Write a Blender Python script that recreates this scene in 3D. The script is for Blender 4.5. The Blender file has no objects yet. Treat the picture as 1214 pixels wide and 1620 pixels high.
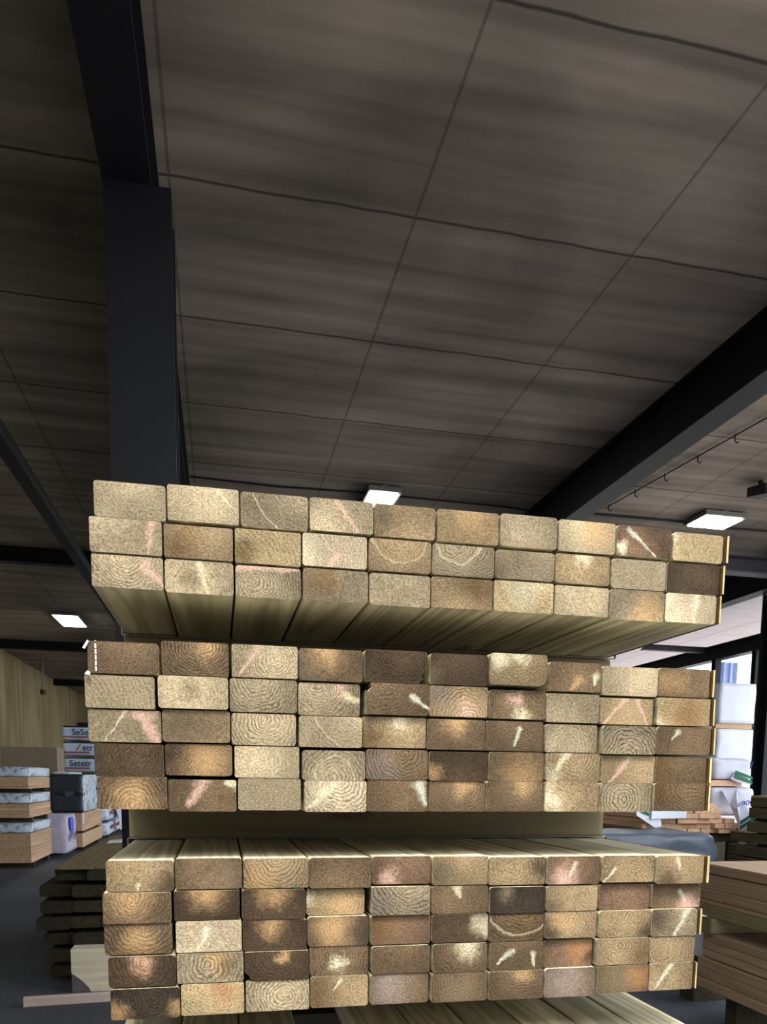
import bpy, bmesh, math, random
from mathutils import Vector, Matrix, noise
random.seed(7)
sc = bpy.context.scene
C = sc.collection

# ------------------------------------------------------------------ camera
EYE = 1.40
def _axes(yaw=.222318, pitch=-.121985, roll=.0130955):
    cy, sy, cp, sp = math.cos(yaw), math.sin(yaw), math.cos(pitch), math.sin(pitch)
    f = Vector((sy*cp, cy*cp, sp)); r = Vector((cy, -sy, 0)); u = r.cross(f)
    cr, sr = math.cos(roll), math.sin(roll)
    return r*cr + u*sr, u*cr - r*sr, f
r_, u_, f_ = _axes()
cd = bpy.data.cameras.new('camera'); cam = bpy.data.objects.new('camera', cd); C.objects.link(cam)
m = Matrix((r_, u_, -f_)).transposed().to_4x4(); m.translation = Vector((0, 0, EYE)); cam.matrix_world = m
cd.sensor_fit = 'VERTICAL'; cd.sensor_height = 36; cd.lens = 1244.3*36/1620
cd.shift_x = -(629-607)/1620; cd.shift_y = (1382-810)/1620
cd.clip_start = .02; cd.clip_end = 300
sc.camera = cam

# ------------------------------------------------------------------ sky, sun, exposure
w = bpy.data.worlds.new('overcast_sky'); sc.world = w; w.use_nodes = True
bg = w.node_tree.nodes['Background']; bg.inputs[0].default_value = (.90, .96, 1.0, 1); bg.inputs[1].default_value = 1.6
sd = bpy.data.lights.new('hazy_sun', 'SUN'); sun = bpy.data.objects.new('hazy_sun', sd); C.objects.link(sun)
sd.energy = 3.2; sd.angle = math.radians(16); sd.color = (1, .97, .92)
sun.rotation_euler = Vector((.02, .38, -1)).to_track_quat('-Z', 'Y').to_euler()
vs = sc.view_settings
vs.view_transform = 'Standard'; vs.look = 'None'; vs.gamma = 1; vs.use_curve_mapping = False; vs.exposure = 1.48
sc.cycles.use_denoising = True

# ------------------------------------------------------------------ helpers
def lin(c):
    return tuple(((x/255)/12.92 if x/255 <= .04045 else ((x/255+.055)/1.055)**2.4) for x in c)

class NT:
    """small node-tree builder"""
    def __init__(s, name):
        s.m = bpy.data.materials.new(name); s.m.use_nodes = True
        s.t = s.m.node_tree; s.n = s.t.nodes; s.b = s.n['Principled BSDF']
    def lk(s, a, b): s.t.links.new(a, b)
    def setin(s, sock, v):
        if isinstance(v, bpy.types.NodeSocket): s.lk(v, sock)
        elif isinstance(v, (tuple, list)) and len(v) == 3 and sock.type == 'RGBA': sock.default_value = (*v, 1)
        else: sock.default_value = v
    def math(s, op, *a, clamp=False):
        n = s.n.new('ShaderNodeMath'); n.operation = op; n.use_clamp = clamp
        for i, v in enumerate(a): s.setin(n.inputs[i], v)
        return n.outputs[0]
    def vec(s, op, *a):
        n = s.n.new('ShaderNodeVectorMath'); n.operation = op
        for i, v in enumerate(a):
            s.setin(n.inputs[3] if (op == 'SCALE' and i == 1) else n.inputs[i], v)
        return n.outputs['Value'] if op in ('LENGTH', 'DOT_PRODUCT', 'DISTANCE') else n.outputs[0]
    def rng(s, v, a, b, c, d, smooth=False):
        n = s.n.new('ShaderNodeMapRange')
        if smooth: n.interpolation_type = 'SMOOTHSTEP'
        for i, x in enumerate((v, a, b, c, d)): s.setin(n.inputs[i], x)
        return n.outputs[0]
    def mix(s, f, a, b, mode='MIX'):
        n = s.n.new('ShaderNodeMix'); n.data_type = 'RGBA'; n.blend_type = mode
        s.setin(n.inputs[0], f); s.setin(n.inputs[6], a); s.setin(n.inputs[7], b)
        return n.outputs[2]
    def noise(s, v, scale, detail=2, dist=0, w=None):
        n = s.n.new('ShaderNodeTexNoise'); n.noise_dimensions = '4D' if w is not None else '3D'
        s.setin(n.inputs['Vector'], v); n.inputs['Scale'].default_value = scale; n.inputs['Detail'].default_value = detail
        n.inputs['Distortion'].default_value = dist
        if w is not None: s.setin(n.inputs['W'], w)
        return n.outputs[0]
    def coord(s, k='Object'): return s.n.new('ShaderNodeTexCoord').outputs[k]
    def rand(s): return s.n.new('ShaderNodeObjectInfo').outputs['Random']
    def sep(s, v):
        n = s.n.new('ShaderNodeSeparateXYZ'); s.setin(n.inputs[0], v); return n.outputs
    def comb(s, x, y, z):
        n = s.n.new('ShaderNodeCombineXYZ')
        for i, v in enumerate((x, y, z)): s.setin(n.inputs[i], v)
        return n.outputs[0]
    def attr(s, k, out='Vector'):
        n = s.n.new('ShaderNodeAttribute'); n.attribute_type = 'OBJECT'; n.attribute_name = k; return n.outputs[out]
    def bump(s, h, strength=.3, dist=.002):
        n = s.n.new('ShaderNodeBump'); n.inputs['Strength'].default_value = strength; n.inputs['Distance'].default_value = dist
        s.setin(n.inputs['Height'], h); s.lk(n.outputs[0], s.b.inputs['Normal'])
    def done(s, col, rough=.8, metal=0, spec=.3):
        s.setin(s.b.inputs['Base Color'], col); s.setin(s.b.inputs['Roughness'], rough)
        s.b.inputs['Metallic'].default_value = metal; s.b.inputs['Specular IOR Level'].default_value = spec
        return s.m

def plain(name, rgb, rough=.7, metal=0, var=.12, scale=6, bump=0, spec=.3):
    n = NT(name); co = n.coord(); k = n.noise(co, scale, 4, w=n.math('MULTIPLY', n.rand(), 37))
    f = n.rng(k, .3, .7, 1-var, 1+var)
    if bump: n.bump(n.noise(co, scale*6, 3), bump, .003)
    return n.done(n.vec('SCALE', lin(rgb), f), rough, metal, spec)

def wood(name, rgb, axis='Y', dark=.55, rough=.75, scale=1.0, knots=True, rvar=.2):
    """long-grain wood, grain running along the given object axis"""
    n = NT(name); co = n.coord(); r = n.math('MULTIPLY', n.rand(), 91)
    sx = {'X': (1.2, 26, 26), 'Y': (26, 1.2, 26), 'Z': (26, 26, 1.2)}[axis]
    sc_ = tuple(v*scale for v in sx)
    p = n.vec('MULTIPLY', co, sc_)
    warp = n.noise(n.vec('MULTIPLY', co, tuple(v*.25 for v in sc_)), 1, 1, w=r)
    g = n.noise(p, 1.0, 3, .4, w=r)
    band = n.math('SINE', n.math('ADD', n.math('MULTIPLY', warp, 75), n.math('MULTIPLY', g, 5)))
    f = n.rng(band, -1, 1, 1-.22*dark*1.6, 1.06)
    f2 = n.rng(g, .3, .7, 1-.18*dark*1.5, 1.1)
    tot = n.math('MULTIPLY', n.math('MULTIPLY', f, f2), n.rng(n.rand(), 0, 1, 1-rvar, 1+rvar*.6))
    col = n.vec('SCALE', lin(rgb), tot)
    if knots:
        ks = {'X': (2.2, 9, 9), 'Y': (9, 2.2, 9), 'Z': (9, 9, 2.2)}[axis]
        vo = n.n.new('ShaderNodeTexVoronoi'); vo.voronoi_dimensions = '4D'
        n.setin(vo.inputs['Vector'], n.vec('MULTIPLY', co, ks)); n.setin(vo.inputs['W'], r); vo.inputs['Scale'].default_value = 1
        kf = n.rng(vo.outputs['Distance'], .08, .19, .7, 0, True)
        col = n.mix(kf, col, n.vec('SCALE', lin((96, 58, 34)), .9))
    n.bump(g, .12, .002)
    return n.done(col, rough)

def new_bm(): return bmesh.new()
def box(bm, x0, x1, y0, y1, z0, z1, mi=0):
    v = [bm.verts.new((x, y, z)) for z in (z0, z1) for y in (y0, y1) for x in (x0, x1)]
    for q in ((0, 2, 3, 1), (4, 5, 7, 6), (0, 1, 5, 4), (1, 3, 7, 5), (3, 2, 6, 7), (2, 0, 4, 6)):
        f = bm.faces.new([v[i] for i in q]); f.material_index = mi
    return v
def prism(bm, prof, axis, a, b, mi=0, mi_end=None):
    """extrude a closed 2-D profile along an axis (Y: profile is x,z; X: y,z; Z: x,y)"""
    def P(p, t): return {'Y': (p[0], t, p[1]), 'X': (t, p[0], p[1]), 'Z': (p[0], p[1], t)}[axis]
    A = [bm.verts.new(P(p, a)) for p in prof]; B = [bm.verts.new(P(p, b)) for p in prof]
    n = len(prof)
    for i in range(n):
        f = bm.faces.new((A[i], A[(i+1) % n], B[(i+1) % n], B[i])); f.material_index = mi
    e = mi if mi_end is None else mi_end
    f = bm.faces.new(A); f.material_index = e
    f = bm.faces.new(B[::-1]); f.material_index = e
def tube(bm, pts, r, seg=8):
    pts = [Vector(p) for p in pts]; rings = []
    for i, p in enumerate(pts):
        d = (pts[min(i+1, len(pts)-1)] - pts[max(i-1, 0)]).normalized()
        a = d.orthogonal().normalized() if abs(d.z) > .9 else d.cross(Vector((0, 0, 1))).normalized()
        b = d.cross(a)
        rings.append([bm.verts.new(p + (a*math.cos(t) + b*math.sin(t))*r) for t in [k*2*math.pi/seg for k in range(seg)]])
    for A, B in zip(rings, rings[1:]):
        for i in range(seg): bm.faces.new((A[i], A[(i+1) % seg], B[(i+1) % seg], B[i]))
    bm.faces.new(rings[0][::-1]); bm.faces.new(rings[-1])
def rounded(x0, x1, z0, z1, r, seg=3, cuts={}):
    """rounded rectangle; cuts maps a corner (0 bl, 1 br, 2 tr, 3 tl) to a list of broken-out points"""
    out = []
    for k, (cx, cz, a0) in enumerate(((x0+r, z0+r, 180), (x1-r, z0+r, 270), (x1-r, z1-r, 0), (x0+r, z1-r, 90))):
        if k in cuts: out += cuts[k]; continue
        for i in range(seg+1):
            a = math.radians(a0 + 90*i/seg); out.append((cx + r*math.cos(a), cz + r*math.sin(a)))
    return out
def wrapped(bm, x0, x1, y0, y1, z0, z1, amp=.02, n=8, seed=0, round_=.04):
    """a softly crumpled wrapped block"""
    bmesh.ops.create_grid(bm, x_segments=1, y_segments=1, size=.001) if False else None
    b2 = bmesh.new(); bmesh.ops.create_cube(b2, size=1.0)
    bmesh.ops.subdivide_edges(b2, edges=b2.edges[:], cuts=n, use_grid_fill=True)
    sx, sy, sz = x1-x0, y1-y0, z1-z0
    for v in b2.verts:
        p = Vector((v.co.x*sx, v.co.y*sy, v.co.z*sz))
        h = Vector((sx/2-round_, sy/2-round_, sz/2-round_))
        q = Vector([max(-h[i], min(h[i], p[i])) for i in range(3)]); d = p - q
        if d.length > 0: p = q + d.normalized()*min(d.length, round_)
        nn = noise.noise_vector(p*5 + Vector((seed*7.1, seed, 3)))*amp + noise.noise_vector(p*13 + Vector((seed, 9, seed*3)))*amp*.5
        nn.z *= .4
        if v.co.z < -.49: nn.z = 0
        v.co = p + nn + Vector(((x0+x1)/2, (y0+y1)/2, (z0+z1)/2))
        v.co.z = max(z0+.0005, min(z1-.0008, v.co.z))
    me = bpy.data.meshes.new('tmp'); b2.to_mesh(me); b2.free(); bm.from_mesh(me); bpy.data.meshes.remove(me)
    for f in bm.faces: f.smooth = True

def obj(name, bm, mats, parent=None, origin=None):
    """link a bmesh (built in world coordinates) as one object with its origin at its base centre"""
    bmesh.ops.recalc_face_normals(bm, faces=bm.faces[:])
    xs, ys, zs = ([v.co[i] for v in bm.verts] for i in range(3))
    o = Vector(origin) if origin else Vector(((min(xs)+max(xs))/2, (min(ys)+max(ys))/2, min(zs)))
    bmesh.ops.translate(bm, verts=bm.verts[:], vec=-o)
    me = bpy.data.meshes.new(name); bm.to_mesh(me); bm.free()
    for mt in (mats if isinstance(mats, (list, tuple)) else [mats]): me.materials.append(mt)
    ob = bpy.data.objects.new(name, me); C.objects.link(ob)
    ob.location = o
    if parent: ob.parent = parent; ob.location = o - world_loc(parent)
    return ob
def world_loc(o): return o.location + (world_loc(o.parent) if o.parent else Vector((0, 0, 0)))
def tag(o, label, cat, group=None):
    o['label'] = label; o['category'] = cat
    if group: o['group'] = group
    return o
def thing(name, label, cat, loc, group=None):
    o = bpy.data.objects.new(name, None); C.objects.link(o); o.location = loc; o.empty_display_size = .1
    return tag(o, label, cat, group)
def struct(o): o['kind'] = 'structure'; return o
def bx(name, dims, mt, parent=None):
    bm = new_bm(); box(bm, *dims); return obj(name, bm, mt, parent)

ORD = ['first', 'second', 'third', 'fourth', 'fifth', 'sixth', 'seventh', 'eighth', 'ninth', 'tenth']

# ------------------------------------------------------------------ materials
def m_end():
    n = NT('sawn_end_grain'); co = n.coord(); s = n.sep(co); rnd = n.math('MULTIPLY', n.rand(), 53)
    q = n.comb(n.math('MULTIPLY', s[0], 10), 0, n.math('MULTIPLY', s[2], 10))
    warp = n.noise(q, 3.2, 2, w=rnd)
    wv = n.vec('SUBTRACT', n.vec('SCALE', n.comb(warp, 0, n.noise(q, 4.1, 2, w=n.math('ADD', rnd, 9))), .22), (.11, 0, .11))
    qw = n.vec('ADD', q, wv)
    tone = n.attr('tone', 'Color'); pith = n.attr('pith'); rc = n.sep(n.attr('rings'))   # rings: frequency, contrast, mottling
    d = n.vec('DISTANCE', qw, pith)
    fine = n.noise(q, 16, 2, w=rnd)
    ring = n.math('SINE', n.math('ADD', n.math('MULTIPLY', d, n.math('MULTIPLY', rc[0], 1.35)), n.math('MULTIPLY', fine, 4.2)))
    ring = n.math('POWER', n.rng(ring, -1, 1, 0, 1), 1.5)
    patchy = n.rng(n.noise(q, 3.4, 2, w=n.math('ADD', rnd, 21)), .32, .62, .35, 1.15)
    rf = n.math('SUBTRACT', 1.06, n.math('MULTIPLY', n.math('MULTIPLY', ring, patchy), rc[1]))
    mot = n.noise(q, 2.3, 4, .5, w=n.math('ADD', rnd, 3))
    mf = n.math('ADD', 1, n.math('MULTIPLY', n.math('SUBTRACT', mot, .5), rc[2]))
    sp = n.noise(q, 34, 3, w=rnd)
    spf = n.rng(sp, .3, .72, .52, 1.42)
    sp2 = n.noise(n.vec('MULTIPLY', q, (1, 1, 1.5)), 52, 2, w=n.math('ADD', rnd, 5))
    fleck = n.rng(sp2, .58, .74, 0, .7, True)
    pore = n.rng(sp2, .42, .30, 0, .55, True)
    heart = n.rng(n.math('ADD', d, n.math('MULTIPLY', mot, .35)), .30, .85, 1.28, .72, True)
    rf = n.math('MULTIPLY', rf, heart)
    col = n.vec('SCALE', tone, n.math('MULTIPLY', n.math('MULTIPLY', rf, mf), spf))
    col = n.mix(pore, col, n.vec('SCALE', tone, .35))
    col = n.mix(fleck, col, n.vec('SCALE', tone, 1.9))
    wv2 = n.vec('ADD', wv, n.vec('SCALE', n.vec('SUBTRACT', n.comb(fine, 0, n.noise(q, 14, 2, w=n.math('ADD', rnd, 31))), (.5, 0, .5)), .14))
    for k in ('blob_a', 'blob_b'):
        c = n.attr(k + '_color', 'Color'); b = n.sep(n.attr(k))
        dx = n.math('DIVIDE', n.vec('DISTANCE', n.vec('ADD', q, n.vec('SCALE', wv2, 1.6)), n.comb(b[0], 0, b[2])), b[1])
        f = n.rng(dx, 0, 1.6, .8, 0, True)
        col = n.mix(f, col, n.vec('SCALE', c, n.math('MULTIPLY', n.rng(sp, .3, .72, .62, 1.25), rf)))
    arc = n.sep(n.attr('arc'))                           # pale growth ring: radius, half width, strength
    fa = n.rng(n.math('DIVIDE', n.math('ABSOLUTE', n.math('SUBTRACT', d, arc[0])), arc[1]), 0, 1.6, 1, 0, True)
    col = n.mix(n.math('MULTIPLY', fa, arc[2]), col, n.vec('SCALE', lin((240, 222, 178)), n.rng(sp, .3, .72, .4, .72)))
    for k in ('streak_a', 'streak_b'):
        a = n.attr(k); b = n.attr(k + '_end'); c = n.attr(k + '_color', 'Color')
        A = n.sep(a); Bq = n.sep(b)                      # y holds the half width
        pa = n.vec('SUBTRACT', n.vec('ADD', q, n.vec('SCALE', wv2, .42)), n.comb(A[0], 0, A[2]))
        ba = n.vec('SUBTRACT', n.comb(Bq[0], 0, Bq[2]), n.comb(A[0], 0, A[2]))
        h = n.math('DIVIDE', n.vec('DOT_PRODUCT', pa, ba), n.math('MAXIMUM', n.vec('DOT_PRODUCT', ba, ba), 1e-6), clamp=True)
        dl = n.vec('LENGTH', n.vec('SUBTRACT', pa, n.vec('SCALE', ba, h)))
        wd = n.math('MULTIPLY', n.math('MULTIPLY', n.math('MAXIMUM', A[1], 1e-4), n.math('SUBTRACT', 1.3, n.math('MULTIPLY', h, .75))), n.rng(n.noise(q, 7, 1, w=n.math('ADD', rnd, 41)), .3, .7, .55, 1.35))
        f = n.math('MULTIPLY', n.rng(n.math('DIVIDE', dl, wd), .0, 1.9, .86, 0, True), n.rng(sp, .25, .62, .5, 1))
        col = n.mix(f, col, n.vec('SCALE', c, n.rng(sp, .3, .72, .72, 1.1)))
    n.bump(n.math('ADD', sp, n.math('MULTIPLY', sp2, .6)), .35, .0015)
    return n.done(col, .92, 0, .12)
M_END = m_end()
M_SIDE = wood('treated_softwood', (188, 177, 144), 'Y', .9, .7, 2.0)
M_LATHD = wood('dark_lath_sides', (112, 86, 46), 'Y', .4, .8, 1.5, False)  # darker brown for the lath sides; the ends stay pale
M_LATH = wood('pale_lath', (196, 172, 122), 'Y', .4, .8, 1.5, False)
M_BEARER = wood('bearer_wood', (132, 120, 88), 'X', .5, .8)
M_STEEL = plain('black_painted_steel', (20, 20, 25), .55, 0, .1, 3, 0, .25)
M_STEELR = plain('dark_grey_steel', (44, 44, 50), .55, 0, .12, 3)
M_STRAP = plain('grey_steel_strap', (150, 152, 150), .35, .6, .1, 20)
M_WIRE = plain('dark_wire', (22, 21, 20), .6)
M_WHITEPL = plain('white_plastic_strip', (235, 236, 240), .4)
M_BROWN = wood('planed_brown_timber', (162, 134, 106), 'Y', .35, .65, 1.0, True, .12)
M_OLIVEY = wood('olive_treated_board', (128, 116, 82), 'Y', .4, .8, 1.0, True, .1)
M_OLIVEX = wood('weathered_olive_board', (86, 76, 52), 'Y', .5, .85, 1.0, True, .2)
M_SLEEPER = wood('dark_sawn_sleeper', (62, 56, 40), 'Y', .8, .9, 1.0, False, .35)
M_PALE = wood('pale_planed_softwood', (242, 228, 198), 'X', .3, .7, .8, True, .1)
M_PINK = wood('pinkish_raw_lath', (228, 204, 190), 'X', .25, .8, .8, False, .1)
M_BATTEN = wood('orange_brown_batten', (212, 172, 140), 'Y', .3, .75, 1.0, False, .22)
M_TAN = wood('tan_sheet_edges', (204, 168, 134), 'Y', .35, .75, .7, False, .15)
M_WRAPW = plain('white_plastic_wrap', (214, 219, 232), .38, 0, .06, 4, .15, .5)
M_WRAPG = plain('grey_plastic_wrap', (186, 188, 204), .42, 0, .12, 5, .2, .5)
M_TARP = plain('blue_grey_sheeting', (66, 75, 88), .4, 0, .2, 4, .2, .5)
M_DARKWRAP = plain('dark_slate_wrap', (52, 58, 66), .5, 0, .15, 4, .2)
M_GREEN = plain('green_print', (20, 100, 66), .6)
M_BLUE = plain('blue_print', (30, 42, 130), .6)
M_NAVY = plain('navy_print', (36, 48, 66), .6)
M_RED = plain('red_print', (150, 66, 62), .6)
M_ORANGE = plain('orange_print', (176, 120, 80), .6)
M_PALEBLUE = plain('pale_blue_wrap', (176, 196, 218), .5, 0, .1, 5, .1)
M_LEDHOUSE = plain('grey_lamp_housing', (120, 118, 114), .5)
def m_print():
    """white film with mottled grey-green print"""
    n = NT('printed_film'); co = n.coord(); k = n.noise(co, 9, 3, .6); k2 = n.noise(co, 3, 2)
    c = n.mix(n.rng(k, .5, .62, 0, .75, True), lin((206, 218, 236)), lin((84, 104, 112)))
    return n.done(c, .45, 0, .5)
M_PRINT = m_print()
def m_led():
    n = NT('led_panel'); n.b.inputs['Emission Color'].default_value = (.93, .97, 1, 1); n.b.inputs['Emission Strength'].default_value = 14
    return n.done((.9, .9, .9), .5)
M_LED = m_led()
def m_ceiling():
    n = NT('stained_concrete_soffit'); co = n.coord(); s = n.sep(co)
    st = n.noise(n.vec('MULTIPLY', co, (.35, 5, 1)), 1, 5, .3)
    bl = n.noise(co, .55, 4, .5)
    f = n.math('MULTIPLY', n.rng(st, .3, .7, .6, 1.3), n.rng(bl, .3, .7, .55, 1.35))
    col = n.vec('SCALE', lin((140, 129, 117)), f)
    # open joints between the slabs, 1.25 m apart across and 3.85 m along
    jy = n.math('ABSOLUTE', n.math('SUBTRACT', n.math('FRACT', n.math('DIVIDE', n.math('ADD', s[1], n.math('MULTIPLY', n.math('SUBTRACT', n.noise(co, 2.2, 2), .5), .05)), 1.25)), .5))
    j = n.rng(jy, .004, .012, .75, 0)
    jx = n.math('ABSOLUTE', n.math('SUBTRACT', n.math('FRACT', n.math('DIVIDE', s[0], 1.283)), .5))
    j2 = n.rng(jx, .003, .009, .45, 0)
    col = n.mix(n.math('MAXIMUM', j, j2), col, (.006, .005, .005))
    n.bump(st, .2, .01)
    return n.done(col, .9)
M_CEIL = m_ceiling()
def m_soffit():
    n = NT('white_painted_soffit'); co = n.coord(); s = n.sep(co)
    k = n.noise(n.vec('MULTIPLY', co, (1, 4, 1)), 1, 3)
    col = n.vec('SCALE', lin((190, 180, 186)), n.rng(k, .3, .7, .92, 1.05))
    jx = n.math('ABSOLUTE', n.math('SUBTRACT', n.math('FRACT', n.math('DIVIDE', s[0], 1.6)), .5))
    return n.done(n.mix(n.rng(jx, .006, .016, .6, 0), col, lin((170, 90, 100))), .8)
M_SOFFIT = m_soffit()
def m_floor():
    n = NT('asphalt_yard'); co = n.coord(); g = n.noise(co, 60, 3); b = n.noise(co, .8, 4, .4)
    col = n.vec('SCALE', lin((84, 87, 96)), n.math('MULTIPLY', n.rng(g, .3, .7, .75, 1.25), n.rng(b, .3, .7, .75, 1.2)))
    n.bump(g, .3, .004)
    return n.done(col, .75)
M_FLOOR = m_floor()
def m_ply():
    n = NT('yellowed_plywood'); co = n.coord(); s = n.sep(co)
    st = n.noise(n.vec('MULTIPLY', co, (1.5, 1.5, .25)), 1, 4, .6)
    col = n.vec('SCALE', lin((150, 136, 102)), n.rng(st, .3, .7, .6, 1.2))
    jy = n.math('ABSOLUTE', n.math('SUBTRACT', n.math('FRACT', n.math('DIVIDE', n.math('ADD', s[1], s[0]), 2.44)), .5))
    return n.done(n.mix(n.rng(jy, .002, .008, .6, 0), col, (.03, .025, .02)), .85)
M_PLY = m_ply()
M_GROUND = plain('pale_bounce_ground', (166, 162, 158), .9, 0, .08, .5)  # pale tone chosen for the added ground that bounces light

# ================================================================== the shed
ceil_z = EYE + 3.0
struct(bx('floor', (-30, 40, -14, 60, -.2, 0), M_FLOOR))
struct(bx('floor_outside_bounce', (8.6, 40, -14, 60, 0, .004), M_GROUND))  # pale slab added to bounce daylight up onto the canopy soffit
struct(bx('ceiling_right', (3.6, 7.45, 4.8, 32, ceil_z, ceil_z+.25), M_CEIL))
struct(bx('ceiling', (-5.3, 3.6, .8, 32, ceil_z, ceil_z+.25), M_CEIL))
struct(bx('ceiling_canopy', (7.45, 10.8, 4.8, 24, ceil_z, ceil_z+.25), M_SOFFIT))
struct(bx('wall_left', (-5.4, -5.2, 2.0, 32.2, 0, ceil_z), M_PLY))
struct(bx('wall_light_block', (-14, 4.5, -3.9, -3.6, 0, 4.4), plain('dark_light_block', (62, 57, 52), .9, 0, .1, 2)))  # unseen wall, added to keep low horizon light out of the pack gaps
struct(bx('wall_front_light_block', (-5.4, -1.0, .8, 1.0, 0, ceil_z), M_PLY))  # out of view, added to hold sky light back from the left bay
struct(bx('wall_far', (-5.2, 6.6, 32, 32.2, 0, ceil_z), M_PLY))

def beam_y(name, xc, wdt, z0, z1, y0, y1, label):
    """steel I-section running away from the viewer"""
    h, t = wdt/2, .018
    p = [(xc-h, z0), (xc+h, z0), (xc+h, z0+t), (xc+.008, z0+t), (xc+.008, z1-t), (xc+h, z1-t), (xc+h, z1), (xc-h, z1), (xc-h, z1-t), (xc-.008, z1-t), (xc-.008, z0+t), (xc-h, z0+t)]
    bm = new_bm(); prism(bm, p, 'Y', y0, y1); o = struct(obj(name, bm, M_STEEL)); o['label'] = label; return o
def beam_x(name, yc, wdt, z0, z1, x0, x1, label, mt=None):
    h, t = wdt/2, .018
    p = [(yc-h, z0), (yc+h, z0), (yc+h, z0+t), (yc+.008, z0+t), (yc+.008, z1-t), (yc+h, z1-t), (yc+h, z1), (yc-h, z1), (yc-h, z1-t), (yc-.008, z1-t), (yc-.008, z0+t), (yc-h, z0+t)]
    bm = new_bm(); prism(bm, p, 'X', x0, x1); o = struct(obj(name, bm, mt or M_STEEL)); o['label'] = label; return o
def column(name, x0, x1, y0, y1, z1, label):
    t = .022; yc = (y0+y1)/2; xc = (x0+x1)/2
    p = [(x0, y0), (x1, y0), (x1, y0+t), (xc+.01, y0+t), (xc+.01, y1-t), (x1, y1-t), (x1, y1), (x0, y1), (x0, y1-t), (xc-.01, y1-t), (xc-.01, y0+t), (x0, y0+t)]
    bm = new_bm(); prism(bm, p, 'Z', 0, z1); o = struct(obj(name, bm, M_STEEL)); o['label'] = label; return o
h26 = EYE + 2.6
beam_y('beam_left', -.365, .21, h26, ceil_z, .9, 31.9, 'black steel ceiling beam behind the column at left')
beam_y('beam_right', 3.535, .21, h26, ceil_z, .9, 31.9, 'black steel ceiling beam running away at upper right')
beam_y('beam_edge', 7.37, .21, h26, ceil_z, .9, 24, 'black steel beam along the edge of the bright soffit')
column('column_left', -.465, -.175, 4.0, 4.3, h26, 'black steel column behind the timber packs at left')
column('column_right', 7.45, 7.71, 9.75, 10.0, h26, 'black steel column at the right edge of the photo')
for k, yy in enumerate((11.9, 20.0, 27.8)):
    beam_x('cross_beam', yy, .16, h26+.2, ceil_z, -5.2, -.48, 'black cross beam under the ceiling at left')
beam_x('cross_beam', 9.12, .2, h26, h26+.2, 3.65, 7.26, 'grey cross beam under the ceiling at right', M_STEELR)
bm = new_bm(); prism(bm, [(-1.74, h26), (-1.62, h26), (-1.62, h26+.12), (-1.74, h26+.12)], 'Y', 1.0, 31.9)
o = struct(obj('ceiling_rail', bm, M_STEEL)); o['label'] = 'dark rail under the ceiling at far left'
# open steel frame of the canopy on the right
beam_y('canopy_beam', 8.93, .2, EYE+2.2, EYE+2.46, 11.0, 23.5, 'dark canopy beam below the bright soffit')
for px, yy in ((8.8, 13.0), (8.86, 11.96)):
    column('canopy_post', px, px+.12, yy, yy+.12, EYE+2.2, 'dark steel post under the canopy beam')
beam_x('canopy_brace', 13.4, .12, EYE+2.36, EYE+2.46, 7.55, 8.82, 'dark steel brace between canopy beam and edge beam', M_STEELR)

# ------------------------------------------------------------------ ceiling lamps, cable, wire, spotlight
def led(loc, wx, wy, drop, label):
    x, y = loc; t = thing('ceiling_lamp', label, 'lamp', (x, y, ceil_z-drop-.07))
    bm = new_bm(); z = ceil_z-drop
    box(bm, x-wx/2-.03, x+wx/2+.03, y-wy/2-.04, y+wy/2+.04, z-.05, z); hs = obj('housing', bm, M_LEDHOUSE, t)
    for k in (-1, 1):
        bx('light_panel', (x-wx/2, x+wx/2, y+(k-1)*wy/4*.97+.0, y+(k+1)*wy/4*.97, z-.062, z-.048) if k < 0 else (x-wx/2, x+wx/2, y+.02, y+wy/2, z-.062, z-.048), M_LED, hs)
    bm = new_bm(); box(bm, x-.03, x+.03, y-wy/2-.02, y+wy/2+.02, z-.001, ceil_z); obj('bracket', bm, M_LEDHOUSE, t)
led((1.715, 8.70), .29, .58, .02, 'bright twin-panel ceiling lamp just above the top pack of timber')
led((5.55, 8.37), .46, .36, .02, 'bright ceiling lamp on the pale ceiling at right')
led((-2.80, 16.8), .42, 1.1, .02, 'small bright ceiling lamp in the dark bay at left')
bm = new_bm(); yy = 8.62
tube(bm, [(-.25, yy, ceil_z-.02), (.6, yy+.02, ceil_z-.03), (1.4, yy, ceil_z-.02), (2.4, yy-.03, ceil_z-.035), (3.1, yy, ceil_z-.03), (3.36, yy-.02, ceil_z-.05), (3.40, yy-.02, ceil_z-.14), (3.40, yy-.02, ceil_z-.38)], .011)
tag(obj('ceiling_cable', bm, M_WIRE), 'thin dark cable along the ceiling joint, curling down at the right beam', 'cable')
t = thing('hook_wire', 'taut wire with small hooks along the pale ceiling at right', 'wire', (4.3, 5, ceil_z-.03))
bm = new_bm(); tube(bm, [(4.60, 4.6, ceil_z-.02), (4.2, 8.4, ceil_z-.02)], .006, 6); obj('wire', bm, M_WIRE, t)
for k in range(8):
    f = k/7; x, y = 4.56-.37*f, 5.0+3.3*f; bm = new_bm()
    tube(bm, [(x, y, ceil_z-.015), (x, y, ceil_z-.07), (x+.02, y, ceil_z-.085), (x+.04, y, ceil_z-.07)], .006, 6); obj('hook', bm, M_WIRE, t)
bm = new_bm(); tube(bm, [(3.7, 8.62, ceil_z-.02), (4.9, 8.60, ceil_z-.02), (5.3, 8.60, ceil_z-.02), (5.31, 8.6, ceil_z-.05), (7.2, 8.62, ceil_z-.02)], .014)
tag(obj('conduit', bm, M_WIRE), 'thin dark conduit across the pale ceiling past the right lamp', 'conduit')
t = thing('spotlight', 'small dark spotlight hanging from the ceiling at right edge', 'lamp', (5.33, 7.3, ceil_z-.2))
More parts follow.
